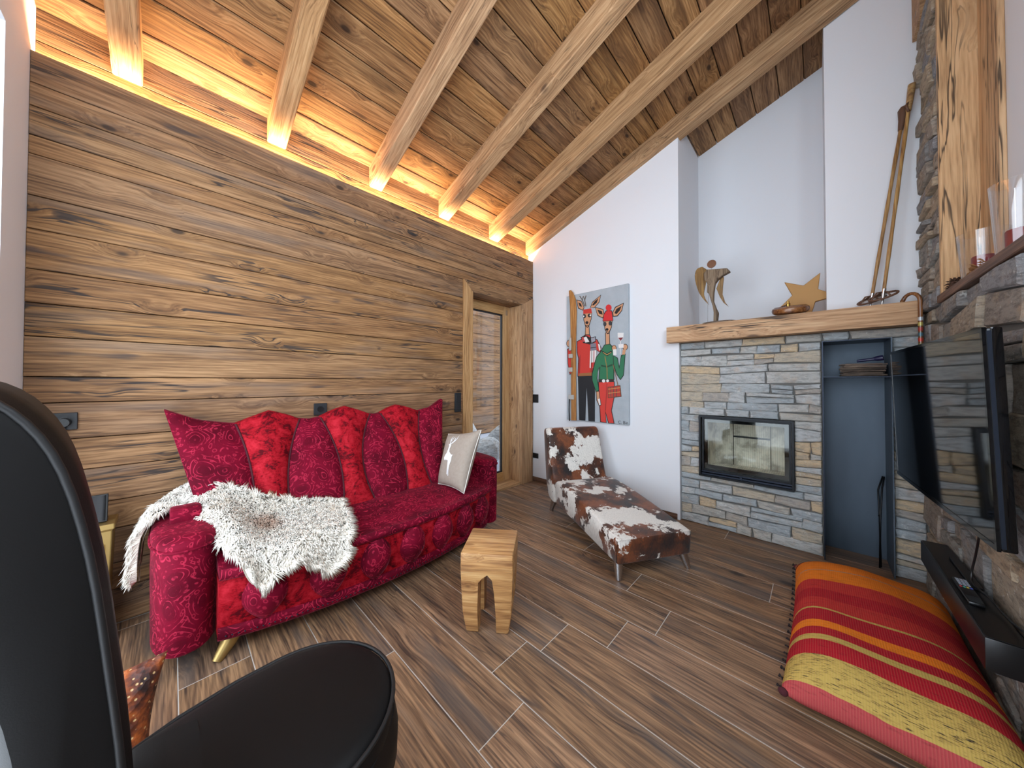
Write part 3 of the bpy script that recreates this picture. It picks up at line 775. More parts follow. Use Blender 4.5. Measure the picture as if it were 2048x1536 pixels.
# panel seams: (bottom, middle, top) positions along the wall
seams = [(-2.90, -2.985, -3.075), (-2.757, -2.735, -2.795), (-2.555, -2.575, -2.48), (-2.335, -2.285, -2.36), (-2.075, -2.145, -2.03), (-1.905, -1.855, -1.95), (-1.655, -1.70, -1.62), (-1.60, -1.50, -1.385)]
def seamy(k, s_):
    b, m2, t2 = seams[k]
    return b * (1 - s_) * (1 - 2 * s_) + m2 * 4 * s_ * (1 - s_) + t2 * s_ * (2 * s_ - 1)
def backx(s_):
    return 0.43 - 0.33 * s_ ** 1.05
NT_, NU = 18, 10
for k in range(7):
    front, rear = [], []
    for i in range(NT_ + 1):
        s_ = i / NT_
        fr, rr = [], []
        for j in range(NU + 1):
            u = j / NU
            y = seamy(k, s_) * (1 - u) + seamy(k + 1, s_) * u
            zt = ztop(seamy(k, 1) * (1 - u) + seamy(k + 1, 1) * u)
            z = 0.34 + (zt - 0.34) * s_
            bul = 0.040 * (1 - (2 * u - 1) ** 2) ** 0.6 * (0.55 + 0.45 * math.sin(math.pi * s_)) * (1 - max(0, s_ - 0.9) * 4)
            fr.append((backx(s_) + bul, y, z))
            rr.append((backx(s_) - 0.10 + 0.02 * s_, y, z - 0.012))
        front.append(fr); rear.append(rr)
    top = []
    for q in range(1, 4):
        a = q / 4
        top.append([tuple(np.array(front[-1][j]) * (1 - a) + np.array(rear[-1][j]) * a + np.array((0, 0, 0.012 * math.sin(math.pi * a)))) for j in range(NU + 1)])
    rows_ = front + top + rear[::-1]
    mb = MB().grid(rows_)
    for e in (0, NU):
        loop = [r[e] for r in rows_]
        n_ = len(rows_)
        side = MB()
        half = [(front[i][e], rear[i][e]) for i in range(NT_ + 1)]
        mb.grid([[a for a, b in half], [b for a, b in half]])
        mb.grid([[front[-1][e]] + [t_[e] for t_ in top], [rear[-1][e]] * 4])
    mb.obj('back_panel', 'paisley' if k % 2 == 0 else 'velvet', sofa, smooth='auto')
    if k:
        pth = [(backx(i / 20) + 0.004, seamy(k, i / 20), 0.34 + (ztop(seamy(k, 1)) - 0.34) * i / 20) for i in range(21)]
        MB().tube(pth, 0.0055, 6).obj('seam_piping', 'seam', sofa, smooth=True)
# seat
def seatfront(y):
    u = (y + 2.14) / 0.80
    return 0.715 + 0.150 * max(0.0, 1 - u * u) ** 0.8
ys = np.linspace(-2.905, -1.375, 40)
rows_ = []
for y in ys:
    xf = seatfront(y)
    sec = [(0.30, 0.400)]
    for q in range(9):
        a = q / 8
        sec.append((0.34 + (xf - 0.03 - 0.34) * a, 0.412 + 0.028 * math.sin(math.pi * (0.15 + 0.75 * a)) - 0.012 * a))
    for q in range(1, 7):
        an = math.pi / 2 - q / 6 * math.pi
        sec.append((xf - 0.03 + 0.030 * math.cos(an), 0.392 + 0.026 * math.sin(an)))
    sec.append((xf - 0.06, 0.362)); sec.append((0.30, 0.362))
    rows_.append([(x, y, z) for x, z in sec])
mb = MB().grid(rows_, close=True)
mb.add(rows_[0], [tuple(range(len(rows_[0])))]); mb.add(rows_[-1], [tuple(range(len(rows_[-1])))])
mb.obj('seat', 'paisley', sofa, smooth='auto')
# front apron
def apron(y, z, off=0.0):
    a = max(0.0, (z - 0.11) / (0.38 - 0.11))
    return seatfront(y) - 0.028 - 0.040 * (1 - a) ** 1.2 + 0.012 * math.sin(math.pi * a) + off
zs_ = np.linspace(0.110, 0.375, 9)
rows_ = [[(apron(y, z), y, z) for y in ys] for z in zs_]
rows_ = [[(0.20, y, 0.110) for y in ys]] + rows_ + [[(0.20, y, 0.375) for y in ys]]
mb = MB().grid(rows_)
for e in (0, -1):
    mb.add([r[e] for r in rows_], [tuple(range(len(rows_)))])
mb.obj('apron', 'velvet', sofa, smooth='auto')
for yc in (-2.755, -2.515, -2.295, -2.085, -1.875, -1.675, -1.49):
    rows_ = []
    for i in range(11):
        s_ = i / 10
        z = 0.158 + (0.372 - 0.158) * s_
        w = 0.080 * math.sin(math.pi * (0.06 + 0.86 * s_)) ** 0.8
        r = []
        for j in range(9):
            u = -1 + j / 4
            y = yc + u * w
            r.append((apron(y, z, 0.0) + 0.052 * (1 - u * u) ** 0.55 * (0.45 + 0.55 * math.sin(math.pi * s_)), y, z))
        rows_.append(r)
    MB().grid(rows_).obj('leaf_puff', 'paisley', sofa, smooth=True)
rows_ = []
for z, o_ in ((0.097, -0.02), (0.097, 0.010), (0.108, 0.014), (0.146, 0.016), (0.155, 0.006), (0.157, -0.01)):
    rows_.append([(apron(y, max(z, 0.11), o_), y, z) for y in ys])
MB().grid(rows_).obj('base_band', 'paisley', sofa, smooth=True)
mb = MB()
for y in np.linspace(-2.88, -1.40, 74):
    mb.ball((apron(y, 0.12, 0.0165), y, 0.118), 0.0036, 6, 4)
mb.obj('stud_trim', 'edge_steel', sofa, smooth=True, kind='stuff')
# arms
def arm_plan(y0, y1, grow=0.0, n=36):
    pts = []
    cyy, hw = (y0 + y1) / 2, (y1 - y0) / 2
    for i in range(n):
        a = 2 * math.pi * i / n
        c_, s_ = math.cos(a), math.sin(a)
        ex = 2.4 if c_ > 0 else 5
        pts.append((0.42 + (0.245 + grow) * math.copysign(abs(c_) ** (2 / ex), c_), cyy + (hw + grow) * math.copysign(abs(s_) ** (2 / ex), s_)))
    return pts
for (y0, y1, zt) in ((-3.105, -2.885, 0.545), (-1.385, -1.185, 0.575)):
    rows_ = []
    for z, g in ((0.085, -0.012), (0.095, -0.002), (0.25, 0.0), (0.40, 0.002), (zt - 0.035, 0.0)):
        rows_.append([(x, y, z + 0.02 * (0.66 - x) * (z / 0.5)) for x, y in arm_plan(y0, y1, g)])
    mb = MB().grid(rows_, close=True)
    mb.add(rows_[0], [tuple(range(36))]); mb.add(rows_[-1], [tuple(range(36))])
    a_ = mb.obj('armrest', 'paisley', sofa, smooth='auto')
    rows_ = []
    for z, g in ((zt - 0.034, -0.004), (zt - 0.030, 0.002), (zt - 0.016, 0.003), (zt - 0.006, -0.002), (zt + 0.003, -0.014), (zt + 0.010, -0.05), (zt + 0.012, -0.09)):
        rows_.append([(x, y, z + 0.02 * (0.66 - x)) for x, y in arm_plan(y0, y1, g)])
    mb = MB().grid(rows_, close=True)
    mb.add(rows_[0], [tuple(range(36))]); mb.add(rows_[-1], [tuple(range(36))])
    mb.obj('arm_cap', 'paisley', sofa, smooth='auto')
    pp = [(x, y, zt - 0.034 + 0.02 * (0.66 - x)) for x, y in arm_plan(y0, y1, 0.003)]
    MB().tube(pp + [pp[0]], 0.006, 8, False).obj('arm_piping', 'paisley', sofa, smooth=True)
MB().box(0.34, 0.43, -3.050, -2.945, 0.52, 0.618).obj('arm_wing', 'paisley', sofa, bevel=0.01, smooth='auto')
for (bx, by, tx, ty) in ((0.655, -2.905, 0.60, -2.82), (0.66, -1.40, 0.60, -1.47), (0.16, -2.92, 0.22, -2.84), (0.16, -1.38, 0.22, -1.46)):
    MB().tube([(bx, by, 0.0), (bx * 0.55 + tx * 0.45, by * 0.55 + ty * 0.45, 0.045), (tx, ty, 0.125)], [0.018, 0.030, 0.042], 16).obj('leg', 'gold', sofa, smooth='auto')

# ------------------------------------------------------------------ sheepskin over the left arm of the sofa
ctl = [  # columns from the outside of the arm to the seat middle; rows from the back edge to the front edge
    [(0.16, -3.150, 0.34), (0.24, -3.155, 0.33), (0.32, -3.155, 0.33), (0.40, -3.150, 0.34), (0.47, -3.145, 0.37)],
    [(0.14, -3.125, 0.52), (0.22, -3.125, 0.56), (0.28, -3.120, 0.575), (0.34, -3.125, 0.565), (0.40, -3.128, 0.55)],
    [(0.17, -3.00, 0.64), (0.22, -3.00, 0.635), (0.25, -3.00, 0.625), (0.255, -3.00, 0.615), (0.26, -3.00, 0.60)],
    [(0.29, -2.89, 0.66), (0.36, -2.87, 0.62), (0.47, -2.865, 0.585), (0.60, -2.862, 0.555), (0.74, -2.858, 0.47)],
    [(0.36, -2.74, 0.59), (0.46, -2.74, 0.505), (0.60, -2.75, 0.470), (0.74, -2.77, 0.455), (0.835, -2.785, 0.345)],
    [(0.41, -2.58, 0.525), (0.52, -2.59, 0.465), (0.66, -2.61, 0.462), (0.78, -2.63, 0.458), (0.850, -2.66, 0.40)],
    [(0.43, -2.43, 0.490), (0.54, -2.45, 0.462), (0.66, -2.48, 0.462), (0.79, -2.52, 0.458), (0.872, -2.54, 0.33)],
    [(0.46, -2.355, 0.475), (0.56, -2.37, 0.455), (0.68, -2.40, 0.455), (0.79, -2.43, 0.452), (0.865, -2.46, 0.36)],
]
cols_ = [catmull(c, 8) for c in ctl]
rows_ = [catmull([c[i] for c in cols_], 8) for i in range(len(cols_[0]))]
A = np.array(rows_)                      # (nv, nu, 3)
sheep = thing('sheepskin', 'creamy white long-haired sheepskin draped over the left end of the red sofa', 'sheepskin', (0.5, -2.75, 0.43))
gv, gu = A.shape[:2]
tu = np.gradient(A, axis=1); tv = np.gradient(A, axis=0)
nrm = np.cross(tu, tv); nrm /= np.linalg.norm(nrm, axis=2, keepdims=True) + 1e-9
if nrm[gv // 2, gu // 2, 2] < 0: nrm = -nrm
hide = MB().grid([[tuple(p) for p in r] for r in A]).grid([[tuple(p) for p in r] for r in (A - nrm * 0.012)])
hide.obj('hide', 'fleece', sheep, smooth=True)
NF = 34000
fv = RNG.random(NF) * (gv - 1.001); fu = RNG.random(NF) * (gu - 1.001)
edge = RNG.random(NF) < 0.16
side = RNG.integers(0, 3, NF)
fv = np.where(edge & (side == 0), gv - 1.002, np.where(edge & (side == 1), 0.0, fv)); fu = np.where(edge & (side == 2), gu - 1.002, fu)
iv, iu = fv.astype(int), fu.astype(int)
av, au = (fv - iv)[:, None], (fu - iu)[:, None]
def samp(F):
    return F[iv, iu] * (1 - av) * (1 - au) + F[iv + 1, iu] * av * (1 - au) + F[iv, iu + 1] * (1 - av) * au + F[iv + 1, iu + 1] * av * au
P0 = samp(A); Nn = samp(nrm); Tv = samp(tv); Tu = samp(tu)
Tv /= np.linalg.norm(Tv, axis=1, keepdims=True) + 1e-9; Tu /= np.linalg.norm(Tu, axis=1, keepdims=True) + 1e-9
cv_, cu_ = (fv / gv - 0.45)[:, None] * 2, (fu / gu - 0.5)[:, None] * 2
clump = np.stack([np.sin(P0[:, 1] * 95 + P0[:, 0] * 50 + 2 * np.sin(P0[:, 0] * 40)), np.sin(P0[:, 0] * 90 - P0[:, 1] * 45 + 2 * np.sin(P0[:, 1] * 33))], 1)
flow = Tv * (cv_ * 0.8 + clump[:, :1] * 0.55) + Tu * (cu_ * 0.7 + clump[:, 1:] * 0.55) + np.array([0, 0, -0.25])
D1 = Nn * 0.75 + flow * 0.45 + RNG.normal(0, 0.14, (NF, 3)); D1 /= np.linalg.norm(D1, axis=1, keepdims=True)
D2 = Nn * 0.25 + flow * 0.9 + np.array([0, 0, -0.25]) + RNG.normal(0, 0.14, (NF, 3)); D2 /= np.linalg.norm(D2, axis=1, keepdims=True)
Lh = (0.020 + 0.014 * RNG.random(NF))[:, None] * np.where(edge, 1.7, 1.0)[:, None]
P1 = P0 + D1 * Lh * 0.55; P2 = P1 + D2 * Lh * 0.65
S1 = np.cross(D1, RNG.normal(0, 1, (NF, 3))); S1 /= np.linalg.norm(S1, axis=1, keepdims=True); S2 = np.cross(D1, S1)
vv = []
for P_, r_ in ((P0 - Nn * 0.002, 0.0036), (P1, 0.0028)):
    for k in range(3):
        a = 2 * math.pi * k / 3
        vv.append(P_ + (S1 * math.cos(a) + S2 * math.sin(a)) * r_)
vv.append(P2)
V = np.stack(vv, 1).reshape(-1, 3) - np.array(sheep.location)
ft = np.array([[0, 1, 4], [0, 4, 3], [1, 2, 5], [1, 5, 4], [2, 0, 3], [2, 3, 5], [3, 4, 6], [4, 5, 6], [5, 3, 6]])
Fc = (ft[None] + (np.arange(NF) * 7)[:, None, None]).reshape(-1, 3)
me = bpy.data.meshes.new('wool')
me.vertices.add(len(V)); me.vertices.foreach_set('co', V.astype(np.float32).ravel())
me.loops.add(Fc.size); me.loops.foreach_set('vertex_index', Fc.astype(np.int32).ravel())
me.polygons.add(len(Fc)); me.polygons.foreach_set('loop_start', np.arange(0, Fc.size, 3, dtype=np.int32))
me.update(calc_edges=True); me.validate()
me.polygons.foreach_set('use_smooth', [True] * len(me.polygons))
me.materials.append(MAT['fleece'])
o = bpy.data.objects.new('wool', me); o.parent = sheep; o['kind'] = 'stuff'; COL.objects.link(o)

# ------------------------------------------------------------------ cushions
def pillow_pts(w, h, th, n=16, pinch=0.06, pw=0.5):
    def surf(u, v, sgn):
        x = w / 2 * u * (1 - pinch * (1 - v * v) * abs(u) ** 3)
        y = h / 2 * v * (1 - pinch * (1 - u * u) * abs(v) ** 3)
        tz = th / 2 * (max(0, (1 - u ** 4)) * max(0, (1 - v ** 4))) ** pw
        return (x, y, sgn * tz)
    return surf
def pillow(mat, name, parent, T, w, h, th, n=18, pinch=0.06, pw=0.5, floorflat=None):
    sf = pillow_pts(w, h, th, n, pinch, pw)
    mb = MB()
    for sg in (1, -1):
        rows_ = []
        for i in range(n + 1):
            v = math.sin((-1 + 2 * i / n) * math.pi / 2)
            rows_.append([T @ Vector(sf(math.sin((-1 + 2 * j / n) * math.pi / 2), v, sg)) for j in range(n + 1)])
        mb.grid(rows_)
    return mb.obj(name, mat, parent, smooth=True), sf

dp = thing('throw_pillow', 'grey linen pillow with a white leaping stag, leaning at the right end of the sofa', 'pillow', (0.60, -1.60, 0.43))
# pillow frame: x along the bottom edge, y up the face
CN = [Vector((0.475, -1.692, 0.447)), Vector((0.755, -1.672, 0.435)), Vector((0.725, -1.490, 0.850)), Vector((0.418, -1.562, 0.795))]
cen = sum(CN, Vector((0, 0, 0))) / 4
ez = ((CN[1] - CN[0]).cross(CN[3] - CN[0]) + (CN[3] - CN[2]).cross(CN[1] - CN[2])).normalized()
if ez.y > 0: ez = -ez
cen_off = -ez * 0.02
def pil(u, v, z):
    p = (CN[0] * (1 - u) * (1 - v) + CN[1] * (1 + u) * (1 - v) + CN[2] * (1 + u) * (1 + v) + CN[3] * (1 - u) * (1 + v)) / 4
    return p + ez * z + cen_off
def pth_(u, v): return 0.062 * (max(0, 1 - u ** 4) * max(0, 1 - v ** 4)) ** 0.5
def pxy(u, v): return u * (1 - 0.07 * (1 - v * v) * abs(u) ** 3), v * (1 - 0.07 * (1 - u * u) * abs(v) ** 3)
mb = MB()
for sg in (1, -1):
    rows_ = []
    for i in range(19):
        v = math.sin((-1 + 2 * i / 18) * math.pi / 2)
        r = []
        for j in range(19):
            u = math.sin((-1 + 2 * j / 18) * math.pi / 2)
            a, b = pxy(u, v)
            r.append(pil(a, b, sg * pth_(u, v)))
        rows_.append(r)
    mb.grid(rows_)
mb.obj('cover', 'linen', dp, smooth=True)
loop = []
for (a, b) in [(-1 + 2 * i / 14, -1) for i in range(14)] + [(1, -1 + 2 * i / 14) for i in range(14)] + [(1 - 2 * i / 14, 1) for i in range(14)] + [(-1, 1 - 2 * i / 14) for i in range(15)]:
    loop.append(pil(*pxy(a, b), 0.0))
MB().tube(loop, 0.0035, 6, False).obj('piping', 'cream', dp, smooth=True)
stag = [[(-.42, -.02), (-.36, .10), (-.30, .16), (-.26, .32), (-.24, .46), (-.30, .50), (-.20, .56), (-.14, .54), (-.12, .46), (-.16, .34), (-.14, .22), (-.02, .14), (.08, .10), (.14, .12), (.10, .02), (.12, -.10), (.08, -.30), (.10, -.48), (.16, -.66), (.12, -.68), (.06, -.50), (.03, -.38), (.06, -.62), (.02, -.64), (-.02, -.44), (-.06, -.28), (-.10, -.12), (-.24, -.10), (-.36, -.12)],
        [(-.22, .55), (-.26, .70), (-.18, .86), (-.20, .70), (-.18, .56)], [(-.16, .55), (-.04, .64), (.10, .72), (.18, .90), (.14, .72), (.04, .62), (-.12, .53)],
        [(-.19, .66), (-.10, .80), (-.06, .82), (-.17, .64)], [(-.02, .64), (.00, .76), (.04, .78), (.02, .66)]]
mb = MB()
for pl in stag:
    n_ = len(pl)
    cx0, cy0 = sum(p[0] for p in pl) / n_, sum(p[1] for p in pl) / n_
    pl3 = [(p[0] - 0.12, p[1] * 0.92) for p in pl]
    mb.add([(p[0], p[1], 0) for p in pl3], [tuple(range(n_))])
bmx = mb.obj('stag_print', 'white_print', None)
tb = bmesh.new(); tb.from_mesh(bmx.data); bmesh.ops.triangulate(tb, faces=tb.faces)
bmesh.ops.subdivide_edges(tb, edges=tb.edges, cuts=2, use_grid_fill=True)
for v_ in tb.verts:
    u_, w_ = v_.co.x, v_.co.y
    v_.co = pil(u_, w_, pth_(u_, w_) + 0.0035) - Vector(dp.location)
tb.to_mesh(bmx.data); tb.free()
bmx.parent = dp

# striped floor cushion
t = NT('kilim_stripes')
_p = t.obj()
_sy = t.math('ADD', t.math('DIVIDE', t.math('MULTIPLY', t.n('SeparateXYZ', None, i0=_p).outputs[1], -1.0), 1.10), 0.5)
_sy = t.math('ADD', _sy, t.math('MULTIPLY', t.math('SUBTRACT', t.noise(t.vmath('MULTIPLY', _p, (9, 30, 9)), 1.0, 2), 0.5), 0.006))
RD, RD2, OR, OL, DR, PK, GR = (166, 30, 42), (184, 50, 48), (226, 122, 34), (186, 158, 84), (116, 22, 34), (176, 72, 74), (170, 130, 110)
st = [(0, RD), (0.03, OL), (0.045, DR), (0.085, OR), (0.23, GR), (0.238, OR), (0.345, RD2), (0.44, RD), (0.52, RD2), (0.608, OL), (0.618, RD), (0.705, OR), (0.752, RD), (0.795, OL), (0.823, RD), (0.890, OL), (0.970, PK)]
_c = t.ramp(_sy, [(a, lin(c)) for a, c in st], 'CONSTANT')
_y = t.noise(t.vmath('MULTIPLY', _p, (14, 160, 14)), 1.0, 4, 0.7)
_c = t.mix(t.math('MULTIPLY', t.step(_y, 0.52, 0.72), 0.5), _c, lin((70, 24, 30)))
_isol = t.math('MULTIPLY', t.math('GREATER_THAN', _sy, 0.890), t.math("LESS_THAN", _sy, 0.970))
_c = t.mix(t.math('MULTIPLY', _isol, t.step(t.noise(t.vmath('MULTIPLY', _p, (34, 520, 34)), 1.0, 2, 0.6), 0.55, 0.66)), _c, lin((54, 48, 40)))
_wv = t.math('SINE', t.math('MULTIPLY', t.n('SeparateXYZ', None, i0=_p).outputs[0], 900.0))
_c = t.mix(t.math('MULTIPLY', t.step(_wv, 0.0, 1.0), 0.06), _c, lin((240, 190, 150)))
MAT['kilim'] = t.bsdf(_c, 0.95, 0.0, t.bump(t.math('ADD', t.math('MULTIPLY', _wv, 0.4), t.math('MULTIPLY', _y, 2)), 0.3, 0.003), Specular_IOR_Level=0.1)
kc = thing('floor_cushion', 'large striped red, orange and mustard kilim floor cushion under the television', 'cushion', (2.705, -0.965, 0.0))
CW, CH = 0.56, 1.10
mb = MB()
n = 28
for sg in (1, -1):
    rows_ = []
    for i in range(n + 1):
        v = math.sin((-1 + 2 * i / n) * math.pi / 2)
        r = []
        for j in range(n + 1):
            u = math.sin((-1 + 2 * j / n) * math.pi / 2)
            x = CW / 2 * u * (1 - 0.05 * (1 - v * v) * abs(u) ** 3); y = CH / 2 * v * (1 - 0.035 * (1 - u * u) * abs(v) ** 3)
            e_ = (max(0, 1 - u ** 6) * max(0, 1 - v ** 6)) ** 0.55
            z = 0.075 + (0.155 * e_ * (0.80 + 0.20 * (1 - u * u)) if sg > 0 else -0.073 * e_)
            z += 0.006 * math.sin(5 * u + 3 * v) * e_
            r.append((2.705 + x, -0.965 + y, z))
        rows_.append(r)
    mb.grid(rows_)
mb.obj('cover', 'kilim', kc, smooth=True)
mb = MB()
for i in range(22):
    y = -0.965 + CH / 2 * (-0.98 + 1.96 * i / 21)
    vv_ = (y + 0.965) / (CH / 2)
    x = 2.705 - CW / 2 * (1 - 0.05 * (1 - vv_ ** 2))
    mb.tube([(x, y, 0.078), (x - 0.010, y + 0.006, 0.085 + 0.004 * math.sin(i)), (x - 0.013, y + 0.014, 0.074), (x, y + 0.022, 0.070)], 0.0028, 5)
mb.obj('edge_stitching', plain('dark_wool', (34, 26, 28), 0.9), kc, smooth=True, kind='stuff')
for y in (-0.42, -1.51):
    MB().ball((2.432, y, 0.075), 0.016, 8, 6, (1, 0.8, 0.9)).obj('tassel', plain('dark_red_wool', (70, 22, 30), 0.9), kc, smooth=True)

# beaded cushion on the floor by the sofa
t = NT('beaded_brocade')
_v = t.obj()
_vo = t.n('TexVoronoi', None, Vector=_v, Scale=55.0)
_c = t.ramp(t.noise(_v, 16, 4, 0.6), [(0.38, lin((40, 20, 18))), (0.5, lin((104, 48, 24))), (0.62, lin((164, 84, 34)))])
_c = t.mix(t.math('SUBTRACT', 1.0, t.step(_vo.outputs['Distance'], 0.12, 0.22)), _c, lin((206, 170, 120)))
MAT['brocade'] = t.bsdf(_c, 0.6, 0.0, t.bump(_vo.outputs['Distance'], 0.6, 0.006))
bc = thing('beaded_cushion', 'rust brown beaded cushion on the floor between black chair and sofa', 'cushion', (1.03, -3.24, 0.0))
pillow('brocade', 'cover', bc, frame((1.03, -3.235, 0.172), Vector((0.05, 1, 0.03)), Vector((-0.12, 0.10, 1))), 0.34, 0.335, 0.13, pinch=0.10)

# ------------------------------------------------------------------ cowhide chaise
ch = thing('chaise_longue', 'low chaise longue covered in brown and white cowhide', 'chaise', (1.2, -0.75, 0))
CP = Vector((1.655, -1.205, 0)); CB = Vector((-0.853, 0.522, 0)); CWd = Vector((0.522, 0.853, 0)); CWID = 0.535
def sweep(profile, name, closed=True, ins=0.012):
    n_ = len(profile)
    c = np.mean(np.array(profile), axis=0)
    ws = [0, 0.006, 0.02, 0.06, CWID / 2, CWID - 0.06, CWID - 0.02, CWID - 0.006, CWID]
    sh = [0.012, 0.004, 0.0, 0, 0, 0, 0.0, 0.004, 0.012]
    rows_ = []
    for w, s_ in zip(ws, sh):
        r = []
        for i, (a, z) in enumerate(profile):
            d = Vector((c[0] - a, c[1] - z)); L_ = d.length
            pa, pz = profile[i - 1], profile[(i + 1) % n_]
            tx, tz = pz[0] - pa[0], pz[1] - pa[1]
            nl = math.hypot(tx, tz) + 1e-9
            nx, nz = -tz / nl, tx / nl
            if nx * d.x + nz * d.y < 0: nx, nz = -nx, -nz
            r.append(CP + CB * (a + nx * s_) + CWd * w + Vector((0, 0, z + nz * s_)))
        rows_.append(r)
    mb = MB().grid(rows_, close=True)
    mb.add(rows_[0], [tuple(range(n_))]); mb.add(rows_[-1], [tuple(range(n_))])
    return mb
bench_prof = catmull([(0.0, 0.11), (-0.008, 0.18), (-0.004, 0.24), (0.008, 0.254), (0.15, 0.272), (0.35, 0.298), (0.6, 0.325), (0.82, 0.338), (0.92, 0.330), (0.955, 0.305), (0.965, 0.27), (0.96, 0.20), (0.94, 0.145), (0.8, 0.125), (0.5, 0.115), (0.25, 0.105), (0.03, 0.098), (0.0, 0.11)], 3)[:-1]
sweep(bench_prof, 'seat').obj('seat', 'cowhide', ch, smooth='auto')
back_prof = catmull([(0.93, 0.285), (0.98, 0.305), (1.01, 0.36), (1.045, 0.46), (1.085, 0.58), (1.115, 0.68), (1.14, 0.735), (1.175, 0.757), (1.215, 0.752), (1.238, 0.72), (1.23, 0.62), (1.21, 0.48), (1.19, 0.34), (1.165, 0.22), (1.12, 0.145), (1.05, 0.118), (0.97, 0.125), (0.935, 0.18), (0.93, 0.285)], 3)[:-1]
sweep(back_prof, 'backrest').obj('backrest', 'cowhide', ch, smooth='auto')
for a, w, da, dw in ((0.05, 0.035, -0.03, -0.015), (0.05, CWID - 0.035, -0.03, 0.03), (1.08, 0.05, 0.04, -0.02), (1.08, CWID - 0.05, 0.04, 0.02)):
    tp = CP + CB * a + CWd * w; bt = CP + CB * (a + da) + CWd * (w + dw)
    MB().tube([(bt.x, bt.y, 0.0), (tp.x, tp.y, 0.125)], [0.017, 0.033], 16).obj('leg', 'chrome', ch, smooth='auto')

# ------------------------------------------------------------------ carved teak stool
def evaluated(ob):
    dg = bpy.context.evaluated_depsgraph_get()
    me_ = bpy.data.meshes.new_from_object(ob.evaluated_get(dg))
    return me_
Hs, Ws, Ds = 0.388, 0.252, 0.268
rows_ = []
for z, k in ((0, 0.80), (0.02, 0.84), (0.10, 0.93), (0.2, 0.97), (0.30, 1.0), (Hs, 1.0)):
    rows_.append([(sx * Ws / 2 * k, sy * Ds / 2 * k, z) for sx, sy in ((-1, -1), (1, -1), (1, 1), (-1, 1))])
mb = MB().grid(rows_, close=True); mb.add(rows_[0], [(3, 2, 1, 0)]); mb.add(rows_[-1], [(0, 1, 2, 3)])
stool = mb.obj('stool', 'teak', None, bevel=0.008, seg=2, smooth='auto')
def arch(w0, w1, h):
    return [(-w0, -0.05), (w0, -0.05), (w0 * 0.98, 0.10), (w1, 0.20), (w1 * 0.75, h - 0.02), (w1 * 0.1, h + 0.004), (-w1 * 0.55, h - 0.012), (-w1 * 1.1, h - 0.035), (-w0, 0.14)]
cuts = []
for ax, (w0, w1, h) in ((1, (0.044, 0.036, 0.285)), (0, (0.048, 0.04, 0.26))):
    c = MB().prism(arch(w0, w1, h), ax, -0.3, 0.3).obj('cutter', None)
    bo = stool.modifiers.new('carve', 'BOOLEAN'); bo.object = c; bo.operation = 'DIFFERENCE'; bo.solver = 'EXACT'
    cuts.append(c)
me = evaluated(stool)
stool.modifiers.clear()
stool.data = me
for c in cuts: bpy.data.objects.remove(c, do_unlink=True)
if not me.materials: me.materials.append(MAT['teak'])
stool.location = (1.312, -1.917, 0); stool.rotation_euler = (0, 0, math.radians(37.5))
tag(stool, 'small square carved teak stool with arched cut-outs in front of the sofa', 'stool')

# ------------------------------------------------------------------ black leather swivel chair in the foreground
ac = thing('armchair', 'black leather lounge chair with tall rounded back and piped seat in the foreground', 'armchair', (1.64, -2.95, 0))
ACX, AHW = 1.655, 0.205
outline = []
for i in range(25):                       # rounded front, straight sides, narrower rear
    a = math.pi * i / 24
    outline.append((ACX + AHW * math.cos(a), -2.845 + 0.205 * math.sin(a)))
outline += [(ACX - AHW + 0.002, -2.93), (ACX - AHW + 0.02, -3.03), (ACX - AHW + 0.05, -3.12), (ACX + AHW - 0.05, -3.12), (ACX + AHW - 0.02, -3.03), (ACX + AHW - 0.002, -2.93)]
def off(pts, g):
    c = np.mean(np.array(pts), axis=0)
    out = []
    for i, p in enumerate(pts):
        a, b = pts[i - 1], pts[(i + 1) % len(pts)]
        tx, ty = b[0] - a[0], b[1] - a[1]
        l_ = math.hypot(tx, ty) + 1e-9
        nx, ny = ty / l_, -tx / l_
        if nx * (p[0] - c[0]) + ny * (p[1] - c[1]) < 0: nx, ny = -nx, -ny
        out.append((p[0] + nx * g, p[1] + ny * g))
    return out
n_ = len(outline)
rows_ = []
for z, g in ((0.33, -0.01), (0.35, 0.0), (0.40, 0.004), (0.428, 0.0), (0.440, -0.010), (0.447, -0.03), (0.453, -0.07), (0.456, -0.12)):
    rows_.append([(x, y, z + 0.02 * (-2.8 - y) * 0) for x, y in off(outline, g)])
mb = MB().grid(rows_, close=True); mb.add(rows_[0], [tuple(range(n_))]); mb.add(rows_[-1], [tuple(range(n_))])
mb.obj('seat', 'leather', ac, smooth='auto')
pth = [(x, y, 0.432) for x, y in off(outline, 0.004)]
MB().tube(pth + [pth[0]], 0.0052, 8, False).obj('seat_piping', 'piping', ac, smooth=True)
rows_ = []
for z, g in ((0.16, -0.06), (0.20, -0.02), (0.28, 0.012), (0.34, 0.014), (0.385, 0.006), (0.40, -0.02)):
    rows_.append([(x + 0.006 * math.sin(40 * y), y, z) for x, y in off(outline, g)])
mb = MB().grid(rows_, close=True); mb.add(rows_[0], [tuple(range(n_))]); mb.add(rows_[-1], [tuple(range(n_))])
mb.obj('seat_body', 'leather', ac, smooth='auto')
